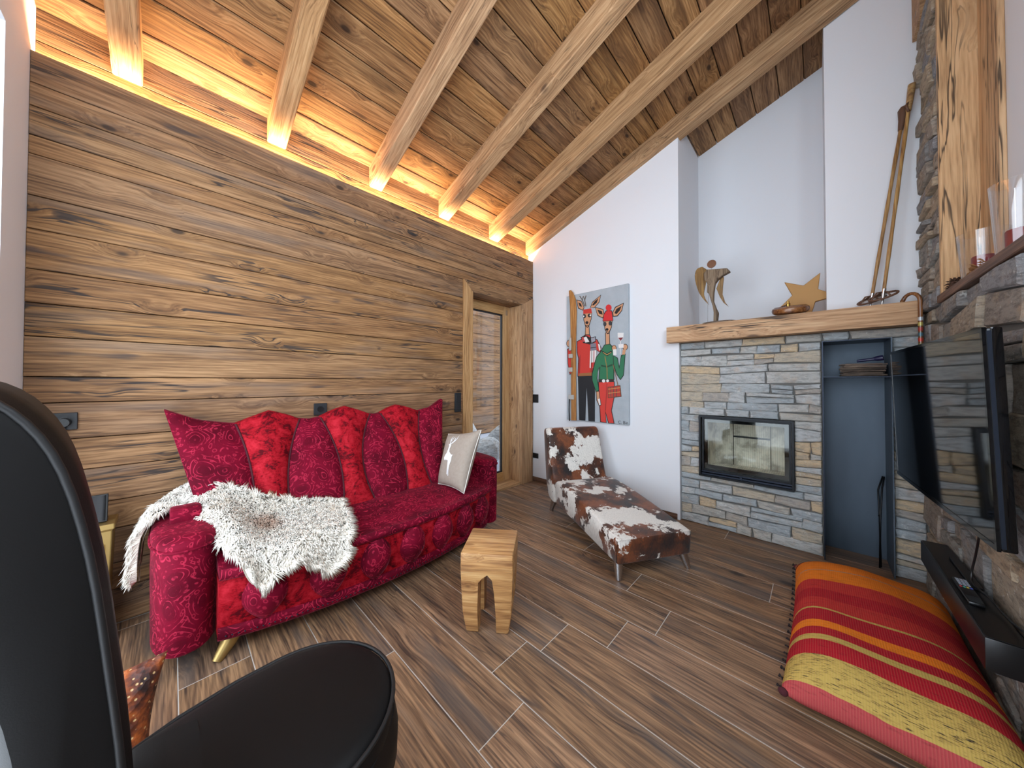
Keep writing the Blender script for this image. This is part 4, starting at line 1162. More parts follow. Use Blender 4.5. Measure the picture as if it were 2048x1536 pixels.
# backrest: side profile from below the seat up over the top and down the rear
prof = catmull([(-3.10, 0.36), (-3.075, 0.50), (-3.078, 0.64), (-3.093, 0.81), (-3.110, 0.965), (-3.133, 1.085), (-3.162, 1.156), (-3.200, 1.197), (-3.250, 1.208), (-3.29, 1.185), (-3.30, 1.13), (-3.272, 1.02), (-3.235, 0.92), (-3.205, 0.82), (-3.188, 0.70), (-3.185, 0.55), (-3.19, 0.42), (-3.17, 0.35), (-3.10, 0.36)], 3)[:-1]
xs_ = [ACX - 0.165, ACX - 0.16, ACX - 0.14, ACX - 0.09, ACX, ACX + 0.09, ACX + 0.14, ACX + 0.16, ACX + 0.165]
sh = [0.032, 0.014, 0.003, 0, 0, 0, 0.003, 0.014, 0.032]
pc = np.array(prof)
rows_ = []
for x, s_ in zip(xs_, sh):
    r = []
    for i in range(len(prof)):
        a, b = prof[i - 1], prof[(i + 1) % len(prof)]
        ty, tz = b[0] - a[0], b[1] - a[1]
        l_ = math.hypot(ty, tz) + 1e-9
        r.append((x, prof[i][0] - tz / l_ * s_, prof[i][1] + ty / l_ * s_))
    rows_.append(r)
# make sure the rounding goes inwards
if abs(rows_[0][10][0]) and (np.ptp([p[1] for p in rows_[0]]) > np.ptp([p[1] for p in rows_[4]])):
    rows_ = []
    for x, s_ in zip(xs_, sh):
        r = []
        for i in range(len(prof)):
            a, b = prof[i - 1], prof[(i + 1) % len(prof)]
            ty, tz = b[0] - a[0], b[1] - a[1]
            l_ = math.hypot(ty, tz) + 1e-9
            r.append((x, prof[i][0] + tz / l_ * s_, prof[i][1] - ty / l_ * s_))
        rows_.append(r)
mb = MB().grid(rows_, close=True); mb.add(rows_[0], [tuple(range(len(prof)))]); mb.add(rows_[-1], [tuple(range(len(prof)))])
BKR = Matrix.Translation((ACX + 0.165, -3.10, 0)) @ Matrix.Rotation(math.radians(8), 4, 'Z') @ Matrix.Translation((-ACX - 0.165, 3.10, 0))
mb.xf(BKR).obj('backrest', 'leather', ac, smooth='auto')
MB().tube([(ACX + 0.161, rows_[7][i][1], rows_[7][i][2]) for i in range(2, 30)], 0.0045, 8).xf(BKR).obj('back_piping', 'piping', ac, smooth=True)
MB().tube([(ACX - 0.161, rows_[1][i][1], rows_[1][i][2]) for i in range(2, 30)], 0.0045, 8).xf(BKR).obj('back_piping', 'piping', ac, smooth=True)
MB().lathe([(0.0, 0.0), (0.21, 0.0), (0.212, 0.012), (0.19, 0.022), (0.06, 0.035), (0.035, 0.05), (0.033, 0.18), (0.0, 0.18)], (ACX, -2.93, 0), 32).obj('swivel_base', 'chrome', ac, smooth='auto')

# ------------------------------------------------------------------ mantel beam
mant = MB().box(1.579, 2.974, -0.08, 0.0, MBt, MT).box(WX + 0.002, 2.583, 0.0, YR - 0.003, MBt + 0.002, MT).box(2.583, 2.974, 0.0, 0.073, MBt + 0.002, MT)
mantel = mant.obj('mantel_shelf', 'mantel_wood', weld=False, loc=(2.27, 0, MBt))
tag(mantel, 'thick cracked oak mantel beam across the stone chimney', 'shelf')

# ------------------------------------------------------------------ built-in stove
st_ = thing('fireplace', 'built-in stove with black steel frame and glass door in the stone wall', 'fireplace', ((FX0 + FX1) / 2, 0.03, FZ0))
def ring(x0, x1, z0, z1, w, y0, y1, wb=None):
    wb = wb or w
    return MB().box(x0, x0 + w, y0, y1, z0, z1).box(x1 - w, x1, y0, y1, z0, z1).box(x0 + w, x1 - w, y0, y1, z1 - w, z1).box(x0 + w, x1 - w, y0, y1, z0, z0 + wb)
ring(FX0 + 0.001, FX1 - 0.001, FZ0 + 0.001, FZ1 - 0.001, 0.014, 0.006, 0.14).obj('outer_frame', 'black_metal', st_, weld=False)
ring(FX0 + 0.02, FX1 - 0.018, FZ0 + 0.05, FZ1 - 0.018, 0.012, 0.030, 0.055).obj('door_frame', 'black_metal', st_, weld=False)
GX0, GX1, GZ0, GZ1 = FX0 + 0.032, FX1 - 0.03, FZ0 + 0.062, FZ1 - 0.03
MB().box(GX0, GX1, 0.044, 0.049, GZ0, GZ1).obj('door_glass', 'fire_glass', st_)
ring(GX0, GX1, GZ0, GZ1, 0.026, 0.050, 0.0525, 0.034).obj('printed_border', 'gloss_black', st_, weld=False)
MB().box(FX0 + 0.016, FX1 - 0.016, 0.024, 0.14, FZ0 + 0.016, FZ0 + 0.028).obj('air_slot', 'edge_steel', st_)
MB().box(FX0 + 0.016, FX1 - 0.016, 0.034, 0.14, FZ0 + 0.034, FZ0 + 0.046).obj('air_slot', 'edge_steel', st_)
MB().box(2.085, 2.10, 0.014, 0.03, FZ0 + 0.018, FZ0 + 0.040).obj('latch', 'edge_steel', st_)
MB().box(1.97, 2.20, 0.0500, 0.0518, GZ0 + 0.019, GZ0 + 0.024).obj('vent_slit', 'chrome', st_)
fb = MB().box(FX0 + 0.016, FX1 - 0.016, 0.385, 0.44, FZ0 + 0.02, FZ1 - 0.016).obj('fire_back', 'firebrick', st_)
for a, b in ((FX0 + 0.016, FX0 + 0.046), (FX1 - 0.046, FX1 - 0.016)):
    MB().box(a, b, 0.142, 0.385, FZ0 + 0.05, FZ1 - 0.016).obj('fire_side', 'firebrick', st_)
for x in (1.985, 2.245):
    MB().box(x, x + 0.005, 0.381, 0.386, FZ0 + 0.05, FZ1 - 0.02).obj('panel_joint', 'joint', fb)
MB().box(1.99, 2.245, 0.37, 0.386, 0.715, 0.728).obj('back_rail', 'black_metal', fb)
MB().box(FX0 + 0.046, FX1 - 0.046, 0.142, 0.385, FZ0 + 0.02, FZ0 + 0.055).obj('hearth_floor', 'firebrick', st_)
MB().box(FX0 + 0.016, FX1 - 0.016, 0.142, 0.385, FZ1 - 0.024, FZ1 - 0.016).obj('fire_roof', 'firebrick', st_)

# ------------------------------------------------------------------ steel log niche
ni = thing('log_niche', 'tall dark blue steel log niche let into the stone beside the stove', 'niche', ((NX0 + NX1) / 2, 0.1, 0.0))
NB = 0.285
MB().box(NX0, NX0 + 0.006, -0.004, NB, 0.001, NZ1).obj('side_panel', 'edge_steel', ni)
MB().box(NX1 - 0.006, NX1, -0.004, NB, 0.001, NZ1).obj('side_panel', 'blue_steel', ni)
MB().box(NX0 + 0.006, NX1 - 0.006, -0.004, NB, NZ1 - 0.006, NZ1).obj('top_panel', 'edge_steel', ni)
MB().box(NX0 + 0.006, NX1 - 0.006, NB - 0.006, NB, 0.0, NZ1 - 0.006).obj('back_panel', 'blue_steel', ni)
MB().box(NX0 + 0.006, NX1 - 0.006, 0.0, NB - 0.006, 1.232, 1.238).obj('niche_shelf', 'edge_steel', ni)

kb = thing('kindling_bundle', 'grey bundle of thin twigs on the shelf of the steel niche', 'kindling', (2.76, 0.12, 1.238))
for i in range(46):
    zi = 1.246 + (i // 8) * 0.0145 + random.uniform(-0.002, 0.002); yi = 0.045 + (i % 8) * 0.022 + random.uniform(-0.006, 0.006)
    a = 2.655 + random.uniform(-0.012, 0.02); b = 2.85 + random.uniform(-0.02, 0.008)
    rr = random.uniform(0.0045, 0.0075)
    MB().tube([(a, yi, zi), (a * 0.66 + b * 0.34, yi + random.uniform(-.006, .006), zi + random.uniform(-.002, .003)), (a * 0.33 + b * 0.67, yi + random.uniform(-.006, .006), zi + random.uniform(-.002, .003)), (b, yi + random.uniform(-.006, .006), zi)], [rr, rr * 1.05, rr * 0.95, rr * 0.8], 6).obj('twig', 'twig', kb, smooth='auto')
fl = thing('torch', 'navy blue torch lying on the twig bundle in the niche', 'torch', (2.77, 0.05, 1.335))
MB().tube([(2.725, 0.07, 1.340), (2.80, 0.055, 1.350)], [0.008, 0.010], 12).obj('torch_body', 'navy', fl, smooth='auto')
MB().tube([(2.80, 0.055, 1.350), (2.812, 0.0526, 1.352), (2.838, 0.047, 1.356)], [0.011, 0.016, 0.017], 14).obj('torch_head', 'navy', fl, smooth='auto')
ft_ = thing('fire_tongs', 'black fire tongs standing in the right corner of the steel niche', 'tongs', (2.84, 0.20, 0.0))
MB().tube([(2.815, 0.10, 0.004), (2.825, 0.14, 0.33), (2.838, 0.185, 0.50), (2.852, 0.225, 0.57)], 0.0045, 8).obj('prong', 'black_metal', ft_, smooth=True)
MB().tube([(2.822, 0.12, 0.004), (2.822, 0.155, 0.33), (2.822, 0.205, 0.48), (2.846, 0.232, 0.57)], 0.0045, 8).obj('prong', 'black_metal', ft_, smooth=True)
MB().ball((2.823, 0.147, 0.325), 0.009, 8, 6).obj('rivet', 'black_metal', ft_, smooth=True)

# ------------------------------------------------------------------ things on the mantel
an = thing('angel_sculpture', 'driftwood angel sculpture with leaf wings and round metal head at the left of the mantel', 'sculpture', (1.93, 0.10, MT))
yS = 0.10
BODY = [(1.853, 2.162), (1.931, 2.148), (2.001, 2.139), (2.024, 2.106), (1.969, 2.084), (1.936, 2.059), (1.914, 2.029), (1.905, 1.96), (1.902, 1.883), (1.923, 1.815), (1.937, 1.781), (1.928, 1.70), (1.901, 1.70), (1.904, 1.786), (1.896, 1.845), (1.88, 1.906), (1.869, 1.957), (1.855, 1.963), (1.858, 2.04), (1.836, 2.078), (1.833, 2.131)]
MB().prism(BODY, 1, yS - 0.026, yS + 0.026).obj('body', 'drift', an, bevel=0.010, seg=3, smooth='auto', grain='Z')
WLp = catmull([(1.81, 2.209), (1.844, 2.177), (1.856, 2.145), (1.833, 2.098), (1.838, 2.058), (1.823, 1.975), (1.834, 1.921), (1.86, 1.867), (1.817, 1.924), (1.78, 1.997), (1.756, 2.095), (1.754, 2.162), (1.772, 2.201), (1.81, 2.209)], 3)[:-1]
MB().prism(WLp, 1, yS + 0.028, yS + 0.036).obj('wing', 'leafgold', an, bevel=0.0015, seg=1, grain='Z')
WRp = [(1.955, 2.11), (1.971, 2.08), (1.963, 1.999), (1.96, 1.937), (1.978, 1.87), (2.004, 1.825), (1.967, 1.866), (1.94, 1.921), (1.916, 1.996), (1.93, 2.038)]
MB().prism(WRp, 1, yS + 0.028, yS + 0.036).obj('wing', 'leafgold', an, bevel=0.0015, seg=1, grain='Z')
mb = MB().tube([(1.888, yS - 0.004, 2.206), (1.888, yS + 0.004, 2.206)], 0.034, 32)
mb.obj('head', plain('turned_bronze', (150, 116, 96), 0.25, 0.9), an, smooth='auto')
MB().tube([(1.888, yS, 2.15), (1.888, yS, 2.175)], 0.002, 6).obj('neck_wire', 'chrome', an)
MB().tube([(1.868, yS - 0.05, MT + 0.005), (1.868, yS - 0.05, 1.83), (1.868, yS - 0.02, 1.95)], 0.0015, 6).obj('support_wire', 'chrome', an)
bs = [(1.935 + 0.125 * math.cos(a) * (1 + 0.08 * math.sin(3 * a)), yS + 0.075 * math.sin(a) * (1 + 0.1 * math.cos(2 * a))) for a in [2 * math.pi * i / 28 for i in range(28)]]
MB().prism(bs, 2, MT, MT + 0.03).obj('bark_base', 'twig', an, bevel=0.005, seg=1)

pts = []
for i in range(10):
    a = math.radians(62) + i * math.pi / 5
    rr = 0.172 if i % 2 == 0 else 0.076
    pts.append((2.475 + rr * math.cos(a), 1.800 + rr * math.sin(a)))
star = MB().prism(pts, 1, 0.17, 0.205).obj('star', plain('golden_star', (168, 124, 66), 0.55, 0.15), bevel=0.003, seg=1, loc=(2.475, 0.19, MT))
minz = min(v.co.z for v in star.data.vertices)
for v in star.data.vertices: v.co.z -= minz
tag(star, 'golden five-pointed star leaning on the mantel behind the round flask', 'star')
fk = thing('flask', 'flat round dark brown flask with brass cap lying on the mantel before the star', 'flask', (2.395, 0.02, MT))
FKT = Matrix.Translation((2.395, -0.065, MT)) @ Matrix.Rotation(math.radians(12), 4, 'X') @ Matrix.Translation((-2.395, 0.065, -MT))
MB().lathe([(0.0, 0.0), (0.085, 0.0), (0.102, 0.012), (0.106, 0.028), (0.102, 0.044), (0.085, 0.056), (0.0, 0.060)], (2.395, 0.035, MT), 36).xf(FKT).obj('flask_body', 'darkcane', fk, smooth='auto')
MB().lathe([(0.0, 0.0), (0.013, 0.0), (0.013, 0.018), (0.008, 0.022), (0.008, 0.034), (0.0, 0.036)], (2.385, 0.01, MT + 0.058), 14).xf(FKT).obj('cap', 'brass', fk, smooth='auto')
MB().tube([(2.36, 0.03, MT + 0.056), (2.37, 0.01, MT + 0.066), (2.33, -0.01, MT + 0.052)], 0.0035, 6).xf(FKT).obj('strap', 'leather_brown', fk, smooth=True)

def ski_pole(base, top, label, grip):
    p = thing('ski_pole', label, 'ski pole', base, 'old bamboo ski poles')
    b, t_ = Vector(base), Vector(top)
    pts_ = [b + (t_ - b) * k / 12 for k in range(13)]
    rs = [0.0085 + (0.0015 if k % 3 == 0 else 0) for k in range(13)]
    MB().tube([b + (t_ - b) * 0.07] + pts_[1:], rs, 10).obj('shaft', 'bamboo', p, smooth=True, grain='Z')
    MB().tube([b, b + (t_ - b) * 0.075], [0.004, 0.0105], 10).obj('ferrule', 'chrome', p, smooth='auto')
    c = b + (t_ - b) * 0.045
    rg = [(c.x + 0.060 * math.cos(a), c.y + 0.034 * math.sin(a), c.z - 0.004 + 0.018 * math.cos(a) + 0.02 * math.sin(a)) for a in [2 * math.pi * i / 24 for i in range(25)]]
    MB().tube(rg, 0.006, 8, False).obj('basket_ring', 'leather_brown', p, smooth=True)
    for a in (0.4, 2.0, 3.6, 5.2):
        e = (c.x + 0.060 * math.cos(a), c.y + 0.034 * math.sin(a), c.z - 0.004 + 0.018 * math.cos(a) + 0.02 * math.sin(a))
        MB().tube([(c.x, c.y, c.z + 0.022), ((c.x + e[0]) / 2, (c.y + e[1]) / 2, c.z + 0.018), e], 0.0045, 6).obj('basket_spoke', 'leather_brown', p, smooth=True)
    d = (t_ - b).normalized()
    if grip:
        MB().tube([t_ - d * 0.16, t_ - d * 0.10, t_], [0.012, 0.015, 0.017], 12).obj('grip', 'bamboo', p, smooth='auto')
        MB().tube([t_ - d * 0.10 + Vector((0, 0, 0)), t_ - d * 0.13 + Vector((-0.015, -0.02, 0)), t_ - d * 0.17 + Vector((0, -0.012, 0))], 0.006, 8).obj('wrist_strap', 'leather_brown', p, smooth=True)
    else:
        MB().tube([t_ - d * 0.14, t_ - d * 0.08, t_ - d * 0.02, t_], [0.011, 0.016, 0.026, 0.018], 12).obj('grip', 'leather_brown', p, smooth='auto')
    return p
ski_pole((2.782, 0.022, MT), (2.938, 0.040, 2.90), 'bamboo ski pole with round leather knob, the left one on the mantel', False)
ski_pole((2.826, -0.044, MT), (2.966, 0.02, 3.01), 'bamboo ski pole with straight cane grip, the right one on the mantel', True)

wc = thing('walking_cane', 'polished wooden walking cane with badges hooked over the right end of the mantel', 'cane', (2.972, -0.10, 1.2))
pth = [(2.968, -0.105, 0.86), (2.968, -0.105, 1.2), (2.970, -0.105, 1.60)]
pth += [(2.970 - 0.033 + 0.033 * math.cos(a), -0.105 + 0.0, 1.665 + 0.06 * math.sin(a)) for a in [math.pi * i / 10 for i in range(0, 11)]]
pth = [(2.966, -0.10, 0.86), (2.966, -0.10, 1.2), (2.966, -0.10, 1.62)] + [(2.966 - 0.030 + 0.030 * math.cos(a), -0.10 + 0.045 * (1 - math.cos(a)) * 0.5, 1.668 + 0.052 * math.sin(a)) for a in [math.pi * i / 10 for i in range(11)]] + [(2.906, -0.055, 1.690)]
MB().tube(pth, 0.0095, 12).obj('shaft', 'darkcane', wc, smooth=True, grain='Z')
for i, (z, c) in enumerate(((1.565, (180, 186, 190)), (1.535, (170, 160, 90)), (1.505, (150, 60, 50)), (1.475, (70, 100, 110)), (1.445, (170, 60, 46)), (1.415, (120, 110, 70)), (1.385, (160, 150, 60)))):
    MB().tube([(2.966, -0.10, z - 0.010), (2.966, -0.10, z + 0.010)], 0.0104, 12).obj('badge', plain('badge_enamel_%d' % i, c, 0.35, 0.3), wc, smooth='auto')

# ------------------------------------------------------------------ ledge decoration
def candle_glass(x, y, r0, r1, h, label):
    g = thing('candle_glass', label, 'glass', (x, y, CZ + 0.042), 'glass candle holders on the ledge')
    MB().lathe([(0.0, 0.0), (r0, 0.0), (r1, h), (r1 - 0.003, h), (r0 - 0.003, 0.008), (0.0, 0.008)], (x, y, CZ + 0.0425), 40).obj('vessel', 'glass', g, smooth='auto')
    MB().lathe([(0.0, 0.0), (0.03, 0.0), (0.031, 0.085), (0.028, 0.09), (0.0, 0.088)], (x, y, CZ + 0.051), 24).obj('candle', 'candle', g, smooth='auto')
    MB().tube([(x, y, CZ + 0.139), (x + 0.001, y, CZ + 0.15)], 0.0012, 6).obj('wick', 'black_plastic', g)
candle_glass(3.056, -0.655, 0.056, 0.069, 0.20, 'wide clear glass with a red candle on the stone wall ledge')
candle_glass(3.060, -0.985, 0.050, 0.064, 0.27, 'tall clear glass with a red candle, nearest on the ledge')
def pine_cone(x, y, z, s_, label):
    p = thing('pine_cone', label, 'pine cone', (x, y, z - s_ * 0.6), 'pine cones on the ledge')
    mb = MB().ball((x, y, z), s_ * 0.62, 8, 6, (1, 1, 1))
    for k in range(6):
        for j in range(8):
            a = 2 * math.pi * (j + 0.5 * (k % 2)) / 8
            el = -1.1 + k * 0.42
            c = Vector((x + s_ * 0.55 * math.cos(el) * math.cos(a), y + s_ * 0.55 * math.cos(el) * math.sin(a), z + s_ * 0.7 * math.sin(el)))
            o_ = Vector((math.cos(a) * math.cos(el), math.sin(a) * math.cos(el), math.sin(el) - 0.3)) * s_ * 0.5
            sd = Vector((-math.sin(a), math.cos(a), 0)) * s_ * 0.2
            mb.add([c - sd, c + sd, c + o_ + sd * 0.5, c + o_ - sd * 0.5, c + o_ * 0.5 + Vector((0, 0, s_ * 0.14))], [(0, 1, 4), (1, 2, 4), (2, 3, 4), (3, 0, 4), (3, 2, 1, 0)])
    mb.obj('scales', 'cone', p)
pine_cone(3.018, -0.475, CZ + 0.066, 0.034, 'brown pine cone between the timber lining and the wide glass')
pine_cone(3.022, -0.42, CZ + 0.058, 0.026, 'smaller brown pine cone at the foot of the timber lining')
lf_ = thing('leaf_garland', 'dry brown leaf garland on the ledge in front of the glasses', 'garland', (3.005, -0.82, CZ + 0.042))
for i in range(12):
    y = -0.745 - i * 0.014
    z = CZ + 0.052 + 0.010 * (i % 3)
    a = random.uniform(0, 6.28)
    c = Vector((3.003 + 0.008 * math.sin(i), y, z)); e1 = Vector((math.cos(a) * 0.5, math.sin(a), 0.4)).normalized() * 0.020; e2 = e1.cross(Vector((0.3, 0.1, 1))).normalized() * 0.010
    MB().add([c - e1, c + e2, c + e1, c - e2, c + Vector((0, 0, 0.006)), c - Vector((0, 0, 0.002))], [(0, 1, 4), (1, 2, 4), (2, 3, 4), (3, 0, 4), (1, 0, 5), (2, 1, 5), (3, 2, 5), (0, 3, 5)]).obj('leaf', 'oak_leaf', lf_)

# ------------------------------------------------------------------ television
tv = thing('television', 'black flat-screen television on a wall arm in front of the rough stone', 'television', (2.851, -0.970, 0.72))
TYAW, TT = -0.063, 0.03
tu_ = Vector((math.sin(TYAW), math.cos(TYAW), 0)); tn_ = Vector((-math.cos(TYAW), math.sin(TYAW), 0))
tv_ = Vector((0, 0, 1)) * math.cos(TT) + tn_ * math.sin(TT)
Tm = frame((2.851, -0.970, 1.043), -tu_, tv_)      # local x towards the camera, y up, z out of the screen
TWd, THt = 1.00, 0.627
MB().box(-TWd / 2, TWd / 2, -THt / 2, THt / 2, -0.035, -0.006).xf(Tm).obj('casing', 'gloss_black', tv, bevel=0.006, seg=2, smooth='auto')
bz = 0.012
mb = MB()
for args in ((-TWd / 2, -TWd / 2 + bz, -THt / 2, THt / 2), (TWd / 2 - bz, TWd / 2, -THt / 2, THt / 2), (-TWd / 2 + bz, TWd / 2 - bz, THt / 2 - bz, THt / 2), (-TWd / 2 + bz, TWd / 2 - bz, -THt / 2, -THt / 2 + bz * 1.3)):
    mb.box(args[0], args[1], args[2], args[3], -0.006, 0.0016)
mb.xf(Tm).obj('bezel', 'gloss_black', tv, weld=False)
MB().box(-TWd / 2 + bz, TWd / 2 - bz, -THt / 2 + bz, THt / 2 - bz, -0.005, 0.0).xf(Tm).obj('screen', 'screen', tv)
MB().box(TWd / 2 + 0.0005, TWd / 2 + 0.003, -THt / 2 + 0.01, THt / 2 - 0.01, -0.014, -0.006).xf(Tm).obj('side_strip', 'edge_steel', tv)
MB().box(-0.36, 0.36, -0.25, 0.17, -0.07, -0.034).xf(Tm).obj('rear_housing', 'black_plastic', tv, bevel=0.012)
MB().box(2.945, 2.968, -1.07, -0.87, 0.94, 1.14).obj('wall_plate', 'black_metal', tv, bevel=0.003, seg=1)
MB().box(2.905, 2.95, -1.0, -0.94, 1.01, 1.07).obj('swivel_arm', 'black_metal', tv, bevel=0.003, seg=1)

# ------------------------------------------------------------------ soundbar with remote and cable
sb = thing('soundbar', 'long black soundbar mounted low on the stone wall below the television', 'soundbar', (2.94, -0.925, 0.323))
MB().box(2.895, 2.978, -1.340, -0.505, 0.325, 0.425).obj('body', 'black_plastic', sb, bevel=0.004, seg=2, smooth='auto')
MB().box(2.900, 2.974, -1.335, -0.51, 0.4251, 0.4268).obj('top_panel', 'black_plastic', sb)
MB().box(2.945, 2.972, -0.985, -0.70, 0.427, 0.437).obj('connector_block', 'black_plastic', sb, bevel=0.002, seg=1)
for y in (-0.70, -1.15):
    MB().box(2.955, 3.0, y - 0.02, y + 0.02, 0.29, 0.326).obj('bracket', 'black_metal', sb)
rm = thing('remote_control', 'black remote control with grey keys lying on the soundbar', 'remote', (2.926, -1.03, 0.427))
MB().box(2.908, 2.944, -1.135, -0.935, 0.4272, 0.4392).obj('body', 'black_plastic', rm, bevel=0.004, seg=2, smooth='auto')
for r_ in range(4):
    for c_ in range(3):
        x = 2.914 + c_ * 0.0095; y = -0.945 - r_ * 0.015
        MB().box(x, x + 0.0075, y - 0.010, y, 0.4390, 0.4412).obj('key', 'grey_button', rm)
for c_, col in enumerate(((190, 70, 70), (80, 170, 150), (200, 180, 80), (80, 100, 190))):
    MB().box(2.912 + c_ * 0.0078, 2.9175 + c_ * 0.0078, -1.018, -1.011, 0.4390, 0.4410).obj('key', plain('key_%d' % c_, col, 0.5), rm)
MB().box(2.9115, 2.9405, -1.128, -1.085, 0.4388, 0.4398).obj('lower_plate', plain('remote_plate', (52, 60, 66), 0.35, 0.5), rm)
cb = MB().tube(catmull([(2.955, -1.05, 0.80), (2.962, -1.0, 0.66), (2.960, -0.96, 0.55), (2.955, -0.94, 0.48), (2.952, -0.955, 0.445), (2.957, -1.0, 0.438), (2.964, -1.08, 0.445), (2.972, -1.2, 0.44), (2.976, -1.32, 0.46)], 6), 0.0035, 8).obj('power_cable', 'black_plastic', smooth=True, loc=(2.96, -1.0, 0.43))
tag(cb, 'thin black cable hanging from the television down to the soundbar', 'cable')

